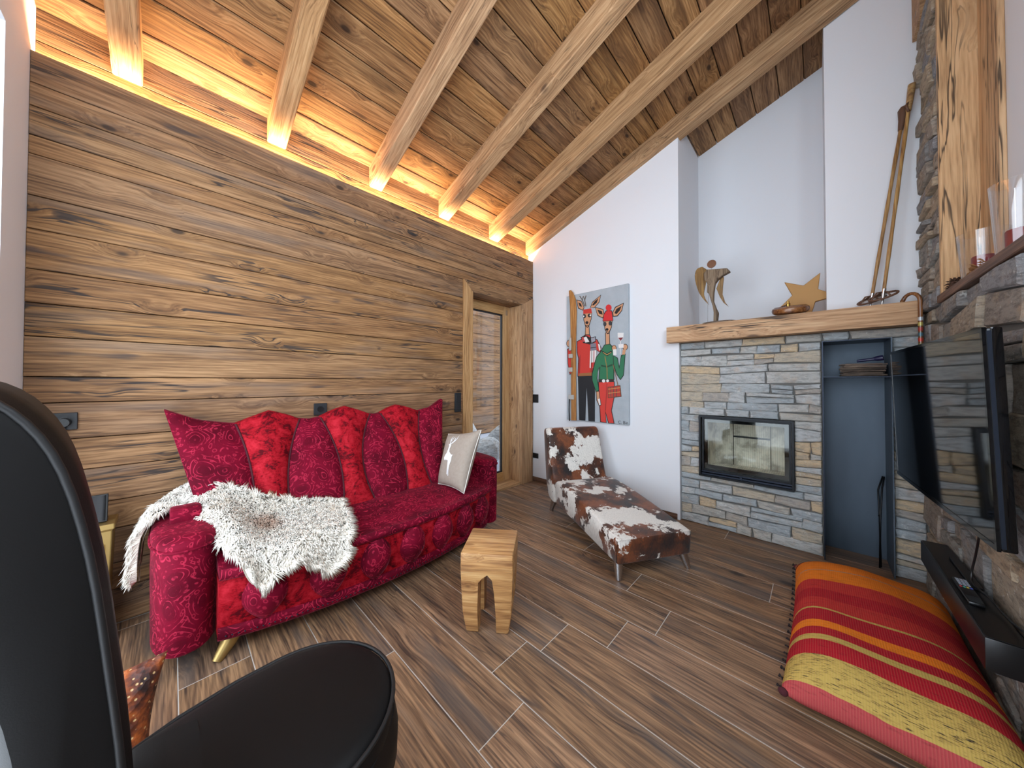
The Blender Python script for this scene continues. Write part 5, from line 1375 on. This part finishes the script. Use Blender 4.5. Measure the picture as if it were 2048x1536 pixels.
# ------------------------------------------------------------------ painting with real ski
ART=[('ear',(25,20,20),[(0.1245,1.3146),(0.1906,1.2895),(0.2248,1.2122),(0.207,1.1803),(0.1466,1.2132)]),('ear',(200,146,108),[(0.1337,1.3039),(0.1855,1.2836),(0.2172,1.2134),(0.2019,1.19),(0.1531,1.219)]),('ear',(25,20,20),[(0.1493,1.2785),(0.1829,1.2604),(0.1956,1.2224),(0.1661,1.235)]),('ear',(25,20,20),[(0.292,1.1993),(0.3191,1.2564),(0.4204,1.3142),(0.4003,1.2361),(0.3431,1.1869)]),('ear',(200,146,108),[(0.3006,1.2002),(0.3239,1.249),(0.4134,1.3048),(0.3933,1.2405),(0.3407,1.1949)]),('ear',(25,20,20),[(0.3165,1.2196),(0.3408,1.2538),(0.3886,1.2812),(0.3707,1.2378),(0.3347,1.2166)]),('antler',(90,78,66),[(0.1627,1.3435),(0.196,1.2925),(0.2056,1.2964),(0.1724,1.3473)]),('antler',(90,78,66),[(0.1955,1.2936),(0.2246,1.2216),(0.2352,1.2235),(0.2062,1.2953)]),('antler',(90,78,66),[(0.2398,1.3381),(0.2233,1.292),(0.2342,1.2872),(0.2506,1.3333)]),('antler',(90,78,66),[(0.2232,1.2896),(0.2381,1.2202),(0.2492,1.2204),(0.2343,1.2896)]),('antler',(90,78,66),[(0.2052,1.293),(0.2129,1.3309),(0.2042,1.3338),(0.1964,1.2959)]),('antler',(90,78,66),[(0.233,1.29),(0.2179,1.3373),(0.2094,1.3366),(0.2245,1.2892)]),('neck',(25,20,20),[(0.2345,1.0126),(0.283,1.0113),(0.2889,0.8919),(0.2305,0.8975)]),('neck',(200,146,108),[(0.2408,1.0097),(0.2769,1.0098),(0.2816,0.8948),(0.238,0.899)]),('face',(25,20,20),[(0.2108,1.1495),(0.3152,1.1431),(0.3089,1.0739),(0.2818,1.0048),(0.2607,0.9896),(0.2332,1.0106),(0.2144,1.0775)]),('face',(200,146,108),[(0.2171,1.1442),(0.3103,1.1395),(0.3028,1.0791),(0.2769,1.0142),(0.2607,0.9996),(0.2383,1.0189),(0.222,1.0788)]),('headband',(196,52,42),[(0.2108,1.1898),(0.3067,1.1904),(0.3152,1.1409),(0.2107,1.1451)]),('eye',(20,22,28),[(0.2447,1.1157),(0.2427,1.1064),(0.2371,1.0994),(0.2291,1.0962),(0.2201,1.0974),(0.212,1.1028),(0.2063,1.1114),(0.2044,1.1214),(0.2064,1.1308),(0.212,1.1378),(0.2202,1.1409),(0.2292,1.1396),(0.2372,1.1342),(0.2428,1.1257)]),('eye',(20,22,28),[(0.309,1.1134),(0.3068,1.1051),(0.3007,1.0991),(0.2918,1.0965),(0.282,1.0978),(0.2731,1.1029),(0.2669,1.1107),(0.2647,1.1196),(0.2669,1.1279),(0.2731,1.1339),(0.2821,1.1365),(0.2919,1.1351),(0.3008,1.13),(0.3068,1.1222)]),('eye',(225,222,220),[(0.3066,1.1159),(0.3056,1.1117),(0.3029,1.1087),(0.2989,1.1073),(0.2946,1.1079),(0.2906,1.1104),(0.2879,1.1142),(0.287,1.1187),(0.2879,1.1228),(0.2907,1.1259),(0.2946,1.1272),(0.299,1.1266),(0.3029,1.1241),(0.3056,1.1203)]),('eye',(225,222,220),[(0.2246,1.1163),(0.2239,1.1121),(0.2218,1.1089),(0.2187,1.1073),(0.2153,1.1078),(0.2123,1.1102),(0.2102,1.114),(0.2094,1.1184),(0.2102,1.1227),(0.2123,1.1259),(0.2154,1.1274),(0.2187,1.1269),(0.2218,1.1246),(0.2239,1.1208)]),('nose',(20,22,28),[(0.2745,1.0432),(0.2726,1.0367),(0.2674,1.032),(0.26,1.0299),(0.2516,1.0309),(0.2441,1.0349),(0.2389,1.0409),(0.2371,1.0479),(0.239,1.0544),(0.2442,1.0591),(0.2517,1.0612),(0.26,1.0601),(0.2675,1.0562),(0.2726,1.0501)]),('mouth',(25,20,20),[(0.2385,1.0133),(0.2759,1.0111),(0.2754,1.0177),(0.238,1.02)]),('sleeve',(25,20,20),[(0.0069,0.7842),(0.0774,0.8022),(0.0717,0.5085),(0.0393,0.4941),(0.0123,0.6194)]),('sleeve',(196,52,42),[(0.0138,0.7767),(0.0707,0.7958),(0.065,0.5143),(0.0407,0.5055),(0.0205,0.619)]),('hand',(25,20,20),[(0.0613,0.8389),(0.0581,0.8223),(0.0491,0.8093),(0.0361,0.8027),(0.0216,0.8038),(0.0084,0.8124),(-0.0007,0.8268),(-0.004,0.8442),(-0.0007,0.8611),(0.0085,0.8741),(0.0216,0.8805),(0.0362,0.8792),(0.0492,0.8705),(0.0582,0.8561)]),('hand',(200,146,108),[(0.0546,0.8395),(0.0521,0.8252),(0.0449,0.8142),(0.0346,0.8085),(0.0231,0.8093),(0.0127,0.8166),(0.0055,0.8289),(0.0029,0.8437),(0.0055,0.8581),(0.0127,0.8692),(0.0232,0.8747),(0.0347,0.8737),(0.045,0.8664),(0.0521,0.8542)]),('cuff',(225,222,220),[(0.0398,0.8741),(0.0868,0.8792),(0.0881,0.8425),(0.0425,0.837)]),('sweater',(25,20,20),[(0.1304,0.8572),(0.2001,0.8847),(0.2306,0.9219),(0.2902,0.916),(0.3097,0.8768),(0.3758,0.8578),(0.4237,0.7638),(0.4119,0.7154),(0.3719,0.7394),(0.367,0.6599),(0.3258,0.4706),(0.1389,0.4724),(0.1483,0.6706),(0.1315,0.7393)]),('sweater',(196,52,42),[(0.1382,0.852),(0.2052,0.8776),(0.2356,0.9137),(0.2853,0.9088),(0.3036,0.8708),(0.3698,0.8518),(0.4155,0.7644),(0.4061,0.7243),(0.3648,0.7507),(0.3586,0.6603),(0.3185,0.4771),(0.1467,0.4791),(0.1561,0.6702),(0.1393,0.7411)]),('fold',(150,36,32),[(0.1587,0.6701),(0.1781,0.714),(0.1713,0.5124),(0.1532,0.4902)]),('fold',(150,36,32),[(0.2968,0.5758),(0.3394,0.6395),(0.3162,0.4989),(0.2967,0.4883)]),('scarf',(25,20,20),[(0.1784,0.8957),(0.2293,0.9165),(0.2975,0.8823),(0.3604,0.8894),(0.3602,0.8332),(0.2973,0.8078),(0.2102,0.8325)]),('scarf',(225,222,220),[(0.2166,0.8899),(0.2481,0.898),(0.2851,0.8395),(0.2354,0.8349)]),('scarf',(150,150,160),[(0.3036,0.8752),(0.352,0.8827),(0.3531,0.8425),(0.3096,0.8265)]),('scarf',(190,70,70),[(0.1912,0.8923),(0.2128,0.8992),(0.2329,0.844),(0.2039,0.8464)]),('scarf_tail',(225,222,220),[(0.2935,0.7445),(0.3672,0.7462),(0.362,0.5694),(0.287,0.5629)]),('scarf_tail',(120,120,132),[(0.2974,0.8166),(0.3602,0.8224),(0.3672,0.7462),(0.2948,0.7423)]),('scarf_tail',(196,52,42),[(0.303,0.6193),(0.355,0.6215),(0.3525,0.5697),(0.2993,0.5648)]),('scarf_tail',(25,20,20),[(0.3088,0.7414),(0.306,0.5646),(0.3121,0.5644),(0.3149,0.7409)]),('scarf_tail',(170,60,66),[(0.3336,0.7441),(0.3308,0.5683),(0.3405,0.5679),(0.3433,0.7434)]),('scarf_tail',(25,20,20),[(0.2979,0.7689),(0.3655,0.7728),(0.3643,0.7804),(0.2967,0.7766)]),('patch',(225,222,220),[(0.3839,0.8097),(0.4051,0.7994),(0.4143,0.7473),(0.3979,0.7377)]),('trousers',(20,22,28),[(0.1454,0.4813),(0.3186,0.4837),(0.3495,0.3256),(0.3476,0.0062),(0.2723,0.0042),(0.252,0.3567),(0.2363,0.0066),(0.1589,0.0069)]),('belt',(150,96,52),[(0.1545,0.5082),(0.3198,0.5163),(0.3198,0.4815),(0.1545,0.4779)]),('ear',(25,20,20),[(0.3503,1.1967),(0.4455,1.1602),(0.4592,1.0954),(0.4384,1.0653),(0.3799,1.1001)]),('ear',(200,146,108),[(0.3587,1.1867),(0.4397,1.1547),(0.4511,1.0965),(0.4349,1.0743),(0.3847,1.107)]),('ear',(25,20,20),[(0.3765,1.1665),(0.4293,1.1424),(0.4385,1.1037),(0.4,1.1177)]),('ear',(25,20,20),[(0.5437,1.1095),(0.5724,1.1624),(0.6636,1.1896),(0.6444,1.1131),(0.5993,1.0642),(0.5513,1.0667)]),('ear',(200,146,108),[(0.5503,1.1065),(0.5779,1.1542),(0.6562,1.1816),(0.638,1.1171),(0.595,1.0731),(0.5568,1.0733)]),('ear',(25,20,20),[(0.5646,1.1013),(0.5865,1.1394),(0.6403,1.1618),(0.621,1.1187),(0.5864,1.0877)]),('neck',(25,20,20),[(0.4655,0.9175),(0.5142,0.9176),(0.5182,0.7842),(0.4675,0.7881)]),('neck',(200,146,108),[(0.4724,0.9136),(0.5086,0.9151),(0.5116,0.7889),(0.4743,0.7918)]),('face',(25,20,20),[(0.4452,1.0367),(0.5445,1.0301),(0.5366,0.9622),(0.5074,0.9026),(0.486,0.8995),(0.461,0.9476)]),('face',(200,146,108),[(0.4521,1.0315),(0.539,1.0267),(0.5299,0.9651),(0.5018,0.9126),(0.486,0.909),(0.4679,0.9511)]),('hat',(25,20,20),[(0.4371,1.0356),(0.4477,1.1066),(0.473,1.1411),(0.5404,1.1309),(0.5534,1.0269)]),('hat',(204,36,40),[(0.4429,1.0391),(0.4534,1.1015),(0.4775,1.1341),(0.5349,1.1255),(0.5479,1.0307)]),('pompom',(204,36,40),[(0.5361,1.1587),(0.5328,1.1447),(0.5238,1.1344),(0.5108,1.1299),(0.4963,1.1321),(0.4832,1.1406),(0.474,1.1538),(0.4708,1.169),(0.4741,1.1832),(0.4833,1.1935),(0.4965,1.1979),(0.511,1.1955),(0.524,1.1869),(0.5329,1.1738)]),('eye',(45,50,56),[(0.4806,1.0025),(0.4788,0.9926),(0.4737,0.9852),(0.4664,0.9815),(0.4582,0.9825),(0.4509,0.9879),(0.4458,0.9966),(0.444,1.007),(0.4458,1.0169),(0.451,1.0244),(0.4583,1.028),(0.4665,1.027),(0.4738,1.0215),(0.4788,1.0128)]),('eye',(45,50,56),[(0.54,1.0025),(0.5381,0.9928),(0.5329,0.9854),(0.5253,0.9819),(0.5168,0.9829),(0.5092,0.9883),(0.5039,0.997),(0.5021,1.0072),(0.504,1.017),(0.5093,1.0244),(0.517,1.0279),(0.5254,1.0268),(0.533,1.0214),(0.5382,1.0127)]),('nose',(20,22,28),[(0.5019,0.9452),(0.5003,0.9395),(0.4959,0.9352),(0.4896,0.9332),(0.4825,0.934),(0.4762,0.9373),(0.4718,0.9426),(0.4702,0.9487),(0.4718,0.9545),(0.4762,0.9588),(0.4826,0.9607),(0.4897,0.9599),(0.496,0.9566),(0.5004,0.9513)]),('mouth',(25,20,20),[(0.4726,0.9215),(0.502,0.9205),(0.5016,0.9258),(0.4722,0.9268)]),('sweater',(25,20,20),[(0.4538,0.7956),(0.5194,0.7988),(0.5591,0.7562),(0.5608,0.5883),(0.5625,0.4372),(0.3901,0.4378),(0.3974,0.5598),(0.3832,0.5194),(0.3772,0.455),(0.4015,0.3309),(0.3626,0.3043),(0.3112,0.4315),(0.3113,0.5012),(0.3623,0.6752),(0.4119,0.7282)]),('sweater',(40,112,76),[(0.4606,0.7908),(0.5138,0.793),(0.5525,0.7525),(0.5531,0.5885),(0.5549,0.4435),(0.3983,0.4442),(0.4057,0.5724),(0.3868,0.5515),(0.3689,0.4551),(0.3934,0.335),(0.365,0.3151),(0.3209,0.4336),(0.321,0.4989),(0.3694,0.6705),(0.4166,0.7215)]),('fold',(24,70,48),[(0.4162,0.5934),(0.4851,0.5783),(0.5465,0.5992),(0.5409,0.5765),(0.485,0.5615),(0.422,0.574)]),('fold',(150,120,60),[(0.4586,0.6759),(0.4811,0.5484),(0.4889,0.5494),(0.4665,0.6767)]),('fold',(150,120,60),[(0.481,0.5489),(0.483,0.4437),(0.4909,0.4438),(0.4889,0.5489)]),('fold',(24,70,48),[(0.4022,0.5728),(0.3925,0.4445),(0.4018,0.4439),(0.4115,0.5719)]),('sleeve',(25,20,20),[(0.5479,0.6884),(0.6001,0.6546),(0.6138,0.5659),(0.6323,0.6795),(0.6786,0.6911),(0.6601,0.4794),(0.6251,0.435),(0.5844,0.4906),(0.552,0.5865)]),('sleeve',(40,112,76),[(0.5545,0.6797),(0.5947,0.6487),(0.6126,0.5434),(0.6386,0.6731),(0.6723,0.6833),(0.6538,0.4835),(0.6251,0.4431),(0.591,0.4947),(0.5586,0.5883)]),('hand',(25,20,20),[(0.7016,0.754),(0.6989,0.7411),(0.6914,0.7311),(0.6806,0.726),(0.6685,0.7268),(0.6576,0.7335),(0.6501,0.7446),(0.6474,0.758),(0.6501,0.771),(0.6578,0.7811),(0.6687,0.7861),(0.6808,0.7851),(0.6916,0.7784),(0.699,0.7673)]),('hand',(200,146,108),[(0.6965,0.7544),(0.6943,0.7436),(0.6882,0.7353),(0.6795,0.731),(0.6697,0.7317),(0.6609,0.7372),(0.6548,0.7465),(0.6527,0.7576),(0.6549,0.7685),(0.661,0.7768),(0.6699,0.781),(0.6796,0.7803),(0.6884,0.7747),(0.6944,0.7655)]),('hand',(25,20,20),[(0.5874,0.75),(0.5848,0.7359),(0.5776,0.7249),(0.567,0.7192),(0.5553,0.7199),(0.5448,0.727),(0.5374,0.7391),(0.5348,0.7538),(0.5375,0.768),(0.5449,0.7791),(0.5555,0.7847),(0.5672,0.7838),(0.5777,0.7766),(0.5849,0.7645)]),('hand',(200,146,108),[(0.582,0.7504),(0.5799,0.7385),(0.5742,0.7292),(0.5658,0.7243),(0.5566,0.7249),(0.5482,0.7309),(0.5424,0.741),(0.5404,0.7534),(0.5425,0.7654),(0.5483,0.7748),(0.5567,0.7795),(0.566,0.7788),(0.5743,0.7728),(0.58,0.7627)]),('cuff',(225,222,220),[(0.5481,0.7404),(0.5853,0.742),(0.5872,0.6841),(0.5523,0.6799)]),('cuff',(225,222,220),[(0.607,0.7877),(0.6601,0.7875),(0.6579,0.7491),(0.609,0.7485)]),('hand',(200,146,108),[(0.6515,0.7323),(0.6829,0.7332),(0.6723,0.6833),(0.6429,0.683)]),('goblet',(225,222,220),[(0.5988,0.9015),(0.6616,0.895),(0.6572,0.8467),(0.6306,0.8144),(0.6007,0.8478)]),('wine',(120,30,40),[(0.6018,0.8518),(0.6572,0.8507),(0.6306,0.8185)]),('goblet',(225,222,220),[(0.6264,0.8169),(0.6227,0.6883),(0.6291,0.6878),(0.6328,0.8162)]),('necklace',(30,28,24),[(0.4259,0.7401),(0.4513,0.7247),(0.4854,0.7046),(0.5303,0.729),(0.5436,0.7157),(0.491,0.6769),(0.4397,0.7073)]),('necklace',(190,160,90),[(0.4402,0.7152),(0.4836,0.6883),(0.4871,0.6935),(0.4438,0.7204)]),('necklace',(190,160,90),[(0.4871,0.6881),(0.5319,0.7095),(0.5286,0.7152),(0.4837,0.6938)]),('trousers',(25,20,20),[(0.3877,0.4185),(0.5646,0.4228),(0.5686,0.2887),(0.5352,0.1321),(0.5633,0.0061),(0.4969,0.0002),(0.469,0.0965),(0.4789,0.0028),(0.4077,0.0071),(0.3966,0.2303)]),('trousers',(206,58,48),[(0.3947,0.4142),(0.5581,0.4176),(0.562,0.2885),(0.5285,0.1317),(0.5557,0.0096),(0.5037,0.005),(0.4656,0.1278),(0.4721,0.0074),(0.4159,0.0131),(0.4048,0.2306)]),('fold',(140,34,30),[(0.4812,0.4019),(0.4645,0.1279),(0.4713,0.128),(0.4879,0.4016)]),('belt',(45,34,28),[(0.3901,0.4442),(0.5582,0.4455),(0.5592,0.4166),(0.39,0.412)]),('buckle',(225,222,220),[(0.4665,0.427),(0.4646,0.4197),(0.4596,0.4138),(0.4522,0.4105),(0.444,0.4105),(0.4366,0.4137),(0.4315,0.4196),(0.4297,0.427),(0.4316,0.4344),(0.4367,0.4403),(0.4441,0.4435),(0.4523,0.4435),(0.4596,0.4402),(0.4647,0.4343)]),('buckle',(225,222,220),[(0.506,0.428),(0.5046,0.4216),(0.5005,0.4165),(0.4946,0.4137),(0.4881,0.4137),(0.4822,0.4165),(0.4781,0.4216),(0.4767,0.428),(0.4782,0.4344),(0.4823,0.4395),(0.4882,0.4423),(0.4947,0.4423),(0.5006,0.4395),(0.5046,0.4343)]),('strap',(130,90,60),[(0.5482,0.5858),(0.5977,0.3789),(0.605,0.3806),(0.5558,0.5872)]),('bag',(90,60,40),[(0.4912,0.3661),(0.6249,0.3861),(0.6373,0.2724),(0.4932,0.2551)]),('bag',(176,58,44),[(0.498,0.3599),(0.6185,0.3789),(0.6288,0.2782),(0.4999,0.2627)]),('bag',(70,72,70),[(0.5203,0.3643),(0.5234,0.2685),(0.5301,0.269),(0.527,0.3646)]),('bag',(70,72,70),[(0.5502,0.3647),(0.5532,0.2695),(0.5598,0.2699),(0.5568,0.3649)]),('bag',(70,72,70),[(0.5808,0.365),(0.5837,0.2705),(0.5902,0.2709),(0.5873,0.3653)]),('bag',(200,150,80),[(0.4994,0.3411),(0.6252,0.3576),(0.6245,0.3636),(0.4986,0.3473)]),('bag',(200,150,80),[(0.4993,0.2993),(0.6251,0.3168),(0.6243,0.3229),(0.4985,0.3055)]),('hand',(25,20,20),[(0.3626,0.3194),(0.4015,0.3223),(0.4107,0.2415),(0.4233,0.1804),(0.3965,0.1683),(0.3683,0.2249)]),('hand',(200,146,108),[(0.3685,0.3152),(0.3957,0.3179),(0.4037,0.2412),(0.4152,0.1842),(0.4,0.1771),(0.3754,0.2295)]),('cuff',(225,222,220),[(0.3825,0.2405),(0.406,0.2467),(0.4152,0.1842),(0.4,0.1771)])]
SKI=[(0.0404,1.4242),(0.0648,1.4264),(0.0915,1.396),(0.1245,1.3191),(0.1387,1.1804),(0.1263,0.7849),(0.1317,0.0013),(0.0696,-0.0039),(0.0667,0.7892),(0.0565,1.2503)]
pt = thing('painting', 'tall painting of two deer in ski clothes, one red and one green sweater', 'painting', (0.86, 0, 0.783))
PX, PZ = 0.509, 0.783
MB().box(PX, 1.216, -0.028, -0.001, PZ, 2.153).obj('canvas', 'canvas', pt, bevel=0.003, seg=1)
_art = {}
for i, (nm, c, pl) in enumerate(ART):
    if c not in _art:
        _art[c] = plain('paint_%d_%d_%d' % c, c, 0.6)
    y = -0.0284 - i * 0.00006
    n_ = len(pl)
    MB().add([(PX + a, y, PZ + b) for a, b in pl], [tuple(range(n_))]).obj('painted_' + nm, _art[c], pt)
MB().prism([(PX + a, PZ + b) for a, b in SKI], 1, -0.048, -0.036).obj('ski', 'ski_wood', pt, bevel=0.001, seg=1, grain='Z')
_g = plain('ski_binding', (188, 186, 180), 0.45, 0.4)
for (a, b, w, h) in ((0.068, 0.70, 0.05, 0.045), (0.062, 0.83, 0.028, 0.14), (0.066, 0.55, 0.05, 0.05), (0.075, 0.25, 0.07, 0.05)):
    MB().box(PX + a - w / 2, PX + a + w / 2, -0.060, -0.048, PZ + b - h / 2, PZ + b + h / 2).obj('binding', _g, pt, bevel=0.003, seg=1)
MB().tube([(PX + 0.052, -0.055, PZ + 0.23), (PX + 0.046, -0.052, PZ + 0.10), (PX + 0.050, -0.05, PZ - 0.01)], 0.006, 8).obj('binding_strap', 'anthracite', pt, smooth=True)
fc = bpy.data.curves.new('signature', 'FONT'); fc.body = 'C. Bin'; fc.size = 0.042; fc.extrude = 0.0003
fo = bpy.data.objects.new('signature_tmp', fc); COL.objects.link(fo)
bpy.context.view_layer.update()
sm = bpy.data.meshes.new_from_object(fo.evaluated_get(bpy.context.evaluated_depsgraph_get()))
bpy.data.objects.remove(fo, do_unlink=True)
sm.materials.clear(); sm.materials.append(MAT['black_plastic'])
so = bpy.data.objects.new('signature', sm); so.parent = pt; so.rotation_euler = (math.pi / 2, 0, 0)
so.location = (PX + 0.598 - 0.86, -0.0295, 0.008); COL.objects.link(so)

# ------------------------------------------------------------------ sockets and switches
def plate(name, label, cat, c, ax, w, h, kind):
    # ax 0: on the timber wall facing +x; ax 1: on the white wall facing -y
    T = frame(c, (0, 1, 0), (0, 0, 1)) if ax == 0 else frame(c, (1, 0, 0), (0, 0, 1))
    p = thing(name, label, cat, c)
    MB().box(-w / 2, w / 2, -h / 2, h / 2, 0, 0.009).xf(T).obj('cover_plate', 'anthracite', p, bevel=0.002, seg=1)
    n_ = max(1, round(max(w, h) / 0.075))
    for i in range(n_):
        o_ = (i - (n_ - 1) / 2) * 0.075
        a, b = (o_, 0) if w > h else (0, o_)
        if kind == 'socket':
            MB().tube([(a, b, 0.0088), (a, b, 0.0105)], 0.021, 20).xf(T).obj('socket_insert', 'black_plastic', p, smooth='auto')
        else:
            MB().box(a - 0.026, a + 0.026, b - 0.030, b + 0.030, 0.0088, 0.012).xf(T).obj('rocker', 'anthracite', p, bevel=0.0015, seg=1)
    return p, T
p, T = plate('wall_socket', 'anthracite wall socket with a black plug beside the black chair', 'socket', (0.0035, -3.388, 1.014), 0, 0.074, 0.080, 'socket')
MB().tube([(0.0, -0.004, 0.0115), (0.0, -0.004, 0.045)], [0.021, 0.019], 16).xf(T).obj('plug', 'black_plastic', p, smooth='auto')
MB().tube([T @ Vector((0.0, -0.02, 0.03)), T @ Vector((-0.002, -0.10, 0.03)), T @ Vector((-0.01, -0.35, 0.012)), T @ Vector((-0.01, -0.9, 0.008))], 0.0035, 8).obj('plug_cord', 'black_plastic', p, smooth=True)
plate('wall_socket', 'single anthracite wall socket behind the sofa back', 'socket', (0.0035, -2.333, 1.007), 0, 0.082, 0.082, 'socket')
plate('light_switch', 'tall double anthracite switch left of the glazed door', 'switch', (0.0035, -1.146, 1.0), 0, 0.075, 0.185, 'switch')
plate('light_switch', 'anthracite light switch on the white wall right of the glazed door', 'switch', (0.045, -0.0005, 0.997), 1, 0.082, 0.10, 'switch')
plate('wall_socket', 'low anthracite wall socket on the white wall beside the cowhide chaise', 'socket', (0.045, -0.0005, 0.305), 1, 0.082, 0.06, 'socket')

# ------------------------------------------------------------------ gilded pedestal with a small device behind the chair
gp = thing('pedestal', 'slender gilded pedestal by the timber wall behind the black chair', 'pedestal', (0.10, -3.30, 0))
def tap(z, k): return [(0.11 + sx * 0.075 * k, -3.305 + sy * 0.075 * k, z) for sx, sy in ((-1, -1), (1, -1), (1, 1), (-1, 1))]
rr_ = [tap(0.0, 0.82), tap(0.52, 1.0), tap(0.525, 1.1), tap(0.55, 1.1)]
mb = MB().grid(rr_, close=True); mb.add(rr_[0], [(3, 2, 1, 0)]); mb.add(rr_[-1], [(0, 1, 2, 3)])
mb.obj('column', 'gold', gp, bevel=0.003, seg=1)
MB().add([(0.177 + 0.0095, -3.36, 0.46), (0.177 + 0.0095, -3.25, 0.46), (0.179, -3.255, 0.06), (0.179, -3.355, 0.06), (0.17, -3.36, 0.46), (0.17, -3.25, 0.46), (0.165, -3.255, 0.06), (0.165, -3.355, 0.06)], [(0, 1, 2, 3), (4, 7, 6, 5), (0, 4, 5, 1), (1, 5, 6, 2), (2, 6, 7, 3), (3, 7, 4, 0)]).obj('inset_panel', 'brass', gp)
ph = thing('tablet', 'small black tablet standing on the gilded pedestal', 'tablet', (0.10, -3.30, 0.551))
T = frame((0.13, -3.292, 0.612), Vector((0, 1, 0)), Vector((-0.18, 0, 1)))
MB().box(-0.045, 0.045, -0.06, 0.065, -0.006, 0.006).xf(T).obj('body', 'black_plastic', ph, bevel=0.002, seg=1)
MB().box(-0.039, 0.039, -0.054, 0.059, 0.006, 0.0066).xf(T).obj('display', 'screen', ph)
MB().box(0.07, 0.13, -3.32, -3.25, 0.551, 0.558).obj('foot', 'black_plastic', ph)
